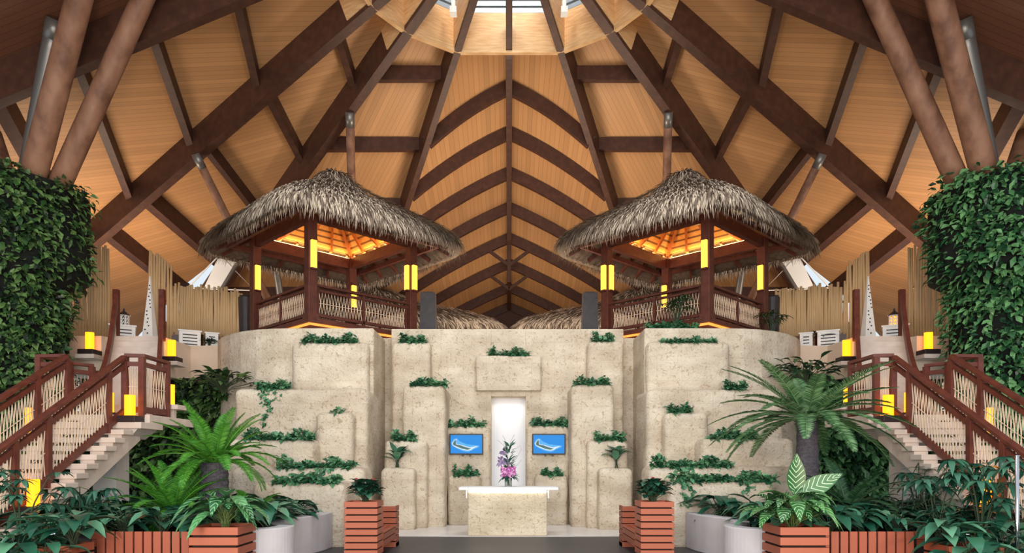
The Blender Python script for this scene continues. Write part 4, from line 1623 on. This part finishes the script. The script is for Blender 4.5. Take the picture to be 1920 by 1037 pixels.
# cycads
def cycad(name, label, loc, trunk_h, trunk_r, nf, fl, mt, el_rng, seed, lw=.02, nl=46, llen=.2, bend=1.0):
    r = random.Random(seed)
    t = thing(name, label, 'palm', loc)
    if trunk_h > 0:
        prof = []
        k = 16
        for i in range(k + 1):
            u = i / k
            prof.append((trunk_r * (1.12 - .2 * u) * (1 + .07 * (i % 2)), trunk_h * u))
        MB().lathe(prof, 22).build('trunk', M['trunk'], t, smooth=False)
    for k in range(nf):
        a = 2 * pi * k * .382 + r.uniform(-.15, .15)
        el = el_rng[0] + (el_rng[1] - el_rng[0]) * (k / (nf - 1)) + r.uniform(-.08, .08)
        Lf = fl * r.uniform(.85, 1.1)
        pts = []
        p = Vector((cos(a) * trunk_r * .4, sin(a) * trunk_r * .4, trunk_h))
        e = el
        n = 9
        for i in range(n + 1):
            pts.append(p.copy())
            p = p + Vector((cos(a) * cos(e), sin(a) * cos(e), sin(e))) * Lf / n
            e -= bend * (.055 + .13 * (1 - max(0, el) / 1.6))
        m_ = MB()
        m_.tube(pts, [.014 * (1 - .8 * i / n) + .002 for i in range(n + 1)], 4, cap=False)
        for j in range(nl):
            u = .12 + .88 * j / (nl - 1)
            q = u * n
            i = min(int(q), n - 1)
            c = pts[i].lerp(pts[i + 1], q - i)
            d = (pts[i + 1] - pts[i]).normalized()
            sd_ = d.cross(Vector((0, 0, 1)))
            if sd_.length < .05:
                sd_ = Vector((-sin(a), cos(a), 0))
            sd_.normalize()
            up = sd_.cross(d)
            ll = llen * (sin(pi * min(1, .12 + u * .84)) ** .6)
            for sg in (-1, 1):
                dd = (sd_ * sg + d * .65 + up * .28 + Vector((0, 0, r.uniform(-.1, .05)))).normalized()
                w_ = d * lw * .5
                e_ = c + dd * ll + Vector((0, 0, -.12 * ll))
                mid = c + dd * ll * .5
                m_.add([c - w_ * .6, c + w_ * .6, mid + w_, e_, mid - w_], [(0, 1, 2, 3, 4)])
        m_.build('frond', mt, t)
    return t


BZ = .55
cycad('cycad_palm', 'large cycad palm with a dark trunk in front of the right stone ledges', (XX(1514, 13.2), 13.2, BZ), ZZ(785, 13.2) - BZ, .2, 36, 1.8, M['cycad_dk'], (-.12, .95), 21, lw=.03, nl=54, llen=.22, bend=.62)
cycad('cycad_palm', 'bright green cycad palm on a leaning dark trunk by the left ledges', (XX(402, 12.4), 12.4, BZ), ZZ(868, 12.4) - BZ, .24, 44, 1.15, M['cycad'], (.15, 1.4), 22, lw=.016, nl=60, llen=.17)
cycad('cycad_palm', 'low bright green cycad left of the leaning-trunk cycad', (XX(325, 11.9), 11.9, BZ), .2, .1, 40, 1.2, M['cycad'], (.2, 1.4), 23, lw=.016, nl=60, llen=.16)
cycad('cycad_palm', 'small yellow-green cycad at the foot of the left stone ledges', (XX(470, 12.7), 12.7, BZ), .1, .1, 16, .8, M['cycad'], (.15, 1.2), 24, lw=.016, nl=50, llen=.14)
cycad('cycad_palm', 'dark low cycad behind the striped plant of the right bed', (XX(1590, 11.6), 11.6, BZ), .35, .12, 20, 1.05, M['cycad_under'], (-.1, 1.25), 25, llen=.16)
cycad('cycad_palm', 'dark low cycad under the big palm of the right bed', (XX(1500, 12.0), 12.0, BZ), .2, .12, 14, .9, M['cycad_under'], (0, 1.0), 26, llen=.15)


# palmate plants
def palmate(seed, nst, h, nl, Ln, W, spread=.4, droop=.4, whorls=2):
    r = random.Random(seed)
    m_, ms = MB(), MB()
    for k in range(nst):
        a = 2 * pi * k * .382 + r.uniform(-.3, .3)
        hh = h * r.uniform(.55, 1)
        top = Vector((spread * r.uniform(.2, 1) * cos(a), spread * r.uniform(.2, 1) * sin(a), hh))
        ms.tube([(0, 0, 0), top * .5 + Vector((0, 0, .1)), top], [.014, .011, .008], 5, cap=False)
        for q in range(whorls):
            b = Vector(top)
            b2 = b + Vector((r.uniform(-.3, .3), r.uniform(-.3, .3), r.uniform(-.25, .12))) * spread * 1.6
            ms.tube([b, b2], .006, 4, cap=False)
            ph = r.uniform(0, 6)
            for j in range(nl):
                aa = ph + 2 * pi * j / nl
                m_.leaf(b2, (cos(aa), sin(aa), r.uniform(-.15, .25)), (0, 0, 1), Ln * r.uniform(.8, 1.1), Ln * W, droop * r.uniform(.6, 1.3), 4, .12)
    return m_, ms


def palm_plant(name, label, px, py_top, Y, seed, nst, nl, Ln, W, mt, spread, droop=.4, base=BZ, whorls=2):
    h = ZZ(py_top, Y) - base
    m_, ms = palmate(seed, nst, h, nl, Ln, W, spread, droop, whorls)
    return plant(name, label, 'plant', (XX(px, Y), Y, base), [('leaves', m_, mt), ('stems', ms, M['stem_dk'])])


palm_plant('umbrella_plant', 'tall umbrella plant with drooping glossy leaves before the right stair lantern', 1840, 862, 9.9, 31, 9, 8, .30, .3, M['scheff'], .5, .6, whorls=3)
palm_plant('umbrella_plant', 'umbrella plant at the right bed centre, left of the tallest one', 1755, 892, 10.3, 32, 6, 8, .3, .3, M['scheff'], .4, .6)
palm_plant('umbrella_plant', 'umbrella plant in front of the left stair lantern', 40, 872, 9.9, 33, 6, 8, .24, .34, M['scheff'], .45, .45)
palm_plant('umbrella_plant', 'umbrella plant under the steps right of the left stair lantern', 150, 905, 10.6, 34, 5, 8, .26, .3, M['scheff'], .4, .7)
palm_plant('fan_palm', 'small fan palm with thin pointed leaflets beside the right landing pier', 1722, 858, 12.2, 35, 9, 10, .3, .09, M['cycad_under'], .5, .25)
palm_plant('fan_palm', 'dark thin-leaved fan palm low in the right planting bed', 1690, 905, 11.4, 36, 7, 10, .26, .1, M['cycad_under'], .45, .3)
palm_plant('bamboo_palm', 'slender bamboo palm on the wall in front of the right pavilion', 1268, 545, 17.75, 37, 9, 7, .3, .16, M['cycad_under'], .3, .4, 5.1)
palm_plant('bamboo_palm', 'dark feathery plant on the wall at the outer corner of the right pavilion', 1447, 575, 19.0, 38, 7, 7, .3, .16, M['cycad_under'], .25, .4, 5.1)
palm_plant('bamboo_palm', 'small palm on the upper floor under the left pole fence', 392, 628, 19.75, 39, 5, 7, .24, .18, M['cycad_under'], .2, .3, UP)
palm_plant('bamboo_palm', 'small palm on the upper floor under the right pole fence', 1543, 622, 19.75, 41, 5, 7, .24, .18, M['cycad_under'], .2, .3, UP)
m_, ms = broadleaf(71, 60, .42, .42, .8, .9, .4)
plant('leafy_bush', 'dark leafy bush spilling over the right end of the stone wall below the fascia', 'bush', (XX(1505, 17.2), 17.0, ZZ(735, 17.0)), [('leaves', m_, M['cycad_under']), ('stems', ms, M['stem_dk'])])
m_, ms = broadleaf(72, 60, .36, .5, .5, .8, .4)
plant('leafy_bush', 'dense leafy creeper mound on the left end of the stone ledge below the fascia', 'bush', (XX(425, 17.2), 17.0, ZZ(738, 17.0)), [('leaves', m_, M['fernwall']), ('stems', ms, M['stem_dk'])])

# front planters
m_, ms = broadleaf(81, 38, .54, .4, .5, .42, .6, 5)
plant('spotted_plant', 'spotted broad-leaved plant spilling over the orange planter of the left bed', 'plant', (-4.0, 9.62, .72), [('leaves', m_, M['aglao']), ('stems', ms, M['stem'])])
m_, ms = broadleaf(82, 60, .46, .46, .5, .52, .6, 5)
for a, el, Ln in ((1.75, 2.2, .62), (-.25, .55, .66)):
    b = Vector((.02, -.05, .52)) + Vector((cos(a), 0, .0)) * .06
    ms.tube([(0, 0, 0), b], .011, 5)
    m_.leaf(b, (cos(a) * .8 if el < 1 else .0, -.1, el * .8 if el < 1 else 1), (0, -1, .25), Ln, .27, .05, 7, .08)
plant('striped_plant', 'striped-leaved plant with two tall leaves in the orange planter of the right bed', 'plant', (4.0, 9.62, .72), [('leaves', m_, M['cala']), ('stems', ms, M['stem'])])

# crowded bed plants: a few forms, copied
forms = []
GL = {-1: 'dark green broad-leaved plant crowded among its like in the left planting bed', 1: 'dark green broad-leaved plant crowded among its like in the right planting bed'}
for k in range(5):
    m_, ms = broadleaf(100 + k, 20 if k < 3 else 24, .5 if k < 3 else .4, .42 if k < 3 else .34, .44, .36, .5, 4, -.15, .5)
    forms.append((m_, ms))
rr = random.Random(77)
protos = {}
for s in (-1, 1):
    sp = []
    for Y, x0, x1, st_ in ((10.35, 4.3, 7.6, .52), (10.95, 4.0, 8.2, .56), (11.6, 4.25, 8.4, .6), (12.3, 4.3, 9.0, .62), (13.0, 4.1, 9.2, .7)):
        x = x0
        while x < x1:
            sp.append((x + rr.uniform(-.12, .12), Y + rr.uniform(-.15, .15)))
            x += st_
    # plants in front of the stair foot
    for Y, x0, x1 in ((9.3, 6.75, 7.2), (8.75, 5.9, 6.7), (9.1, 5.8, 6.4)):
        x = x0
        while x <= x1:
            sp.append((x, Y))
            x += .42
    for i, (x, y) in enumerate(sp):
        if s > 0 and 4.0 < x < 5.6 and y > 11.9 and i % 2:
            continue
        k = i % 5
        z = BZ if y > 9.9 else .3
        if 9.0 < y < 9.2 and x < 6.45:
            z = .52
        key = (s, k)
        sc = rr.uniform(.8, 1.1) * (1.0 if y < 12.5 else 1.1)
        if key not in protos:
            protos[key] = plant('broadleaf_plant', GL[s], 'plant', (s * x, y, z), [('leaves', forms[k][0], M['lily']), ('stems', forms[k][1], M['stem_dk'])], 'broad-leaved plants of the %s bed' % SIDE[s], rr.uniform(0, 6), sc)
        else:
            copytree(protos[key], (s * x, y, z), rr.uniform(0, 6), sc=(sc,) * 3)
# strap-leaved and small-leaved plants by the serpentine kerbs
for s, px_ in ((1, 1335), (1, 1385), (-1, 545), (-1, 592)):
    Y = {1335: 12.9, 1385: 11.7, 545: 11.9, 592: 12.75}[px_]
    m_, ms = broadleaf(px_, 40, .3 if px_ != 592 else .34, .16 if s > 0 else .4, .34, .34, .5)
    lb = {1335: 'strap-leaved low plant behind the far end of the right serpentine kerb', 1385: 'low feathery plant against the middle of the right serpentine kerb', 545: 'small fine-leaved plant against the middle of the left serpentine kerb', 592: 'broad dark-leaved plant at the far end of the left serpentine kerb'}[px_]
    plant('border_plant', lb, 'plant', (XX(px_, Y) + (.35 if s > 0 else -.35), Y, BZ), [('leaves', m_, M['lily'] if s < 0 else M['cycad_under']), ('stems', ms, M['stem_dk'])])
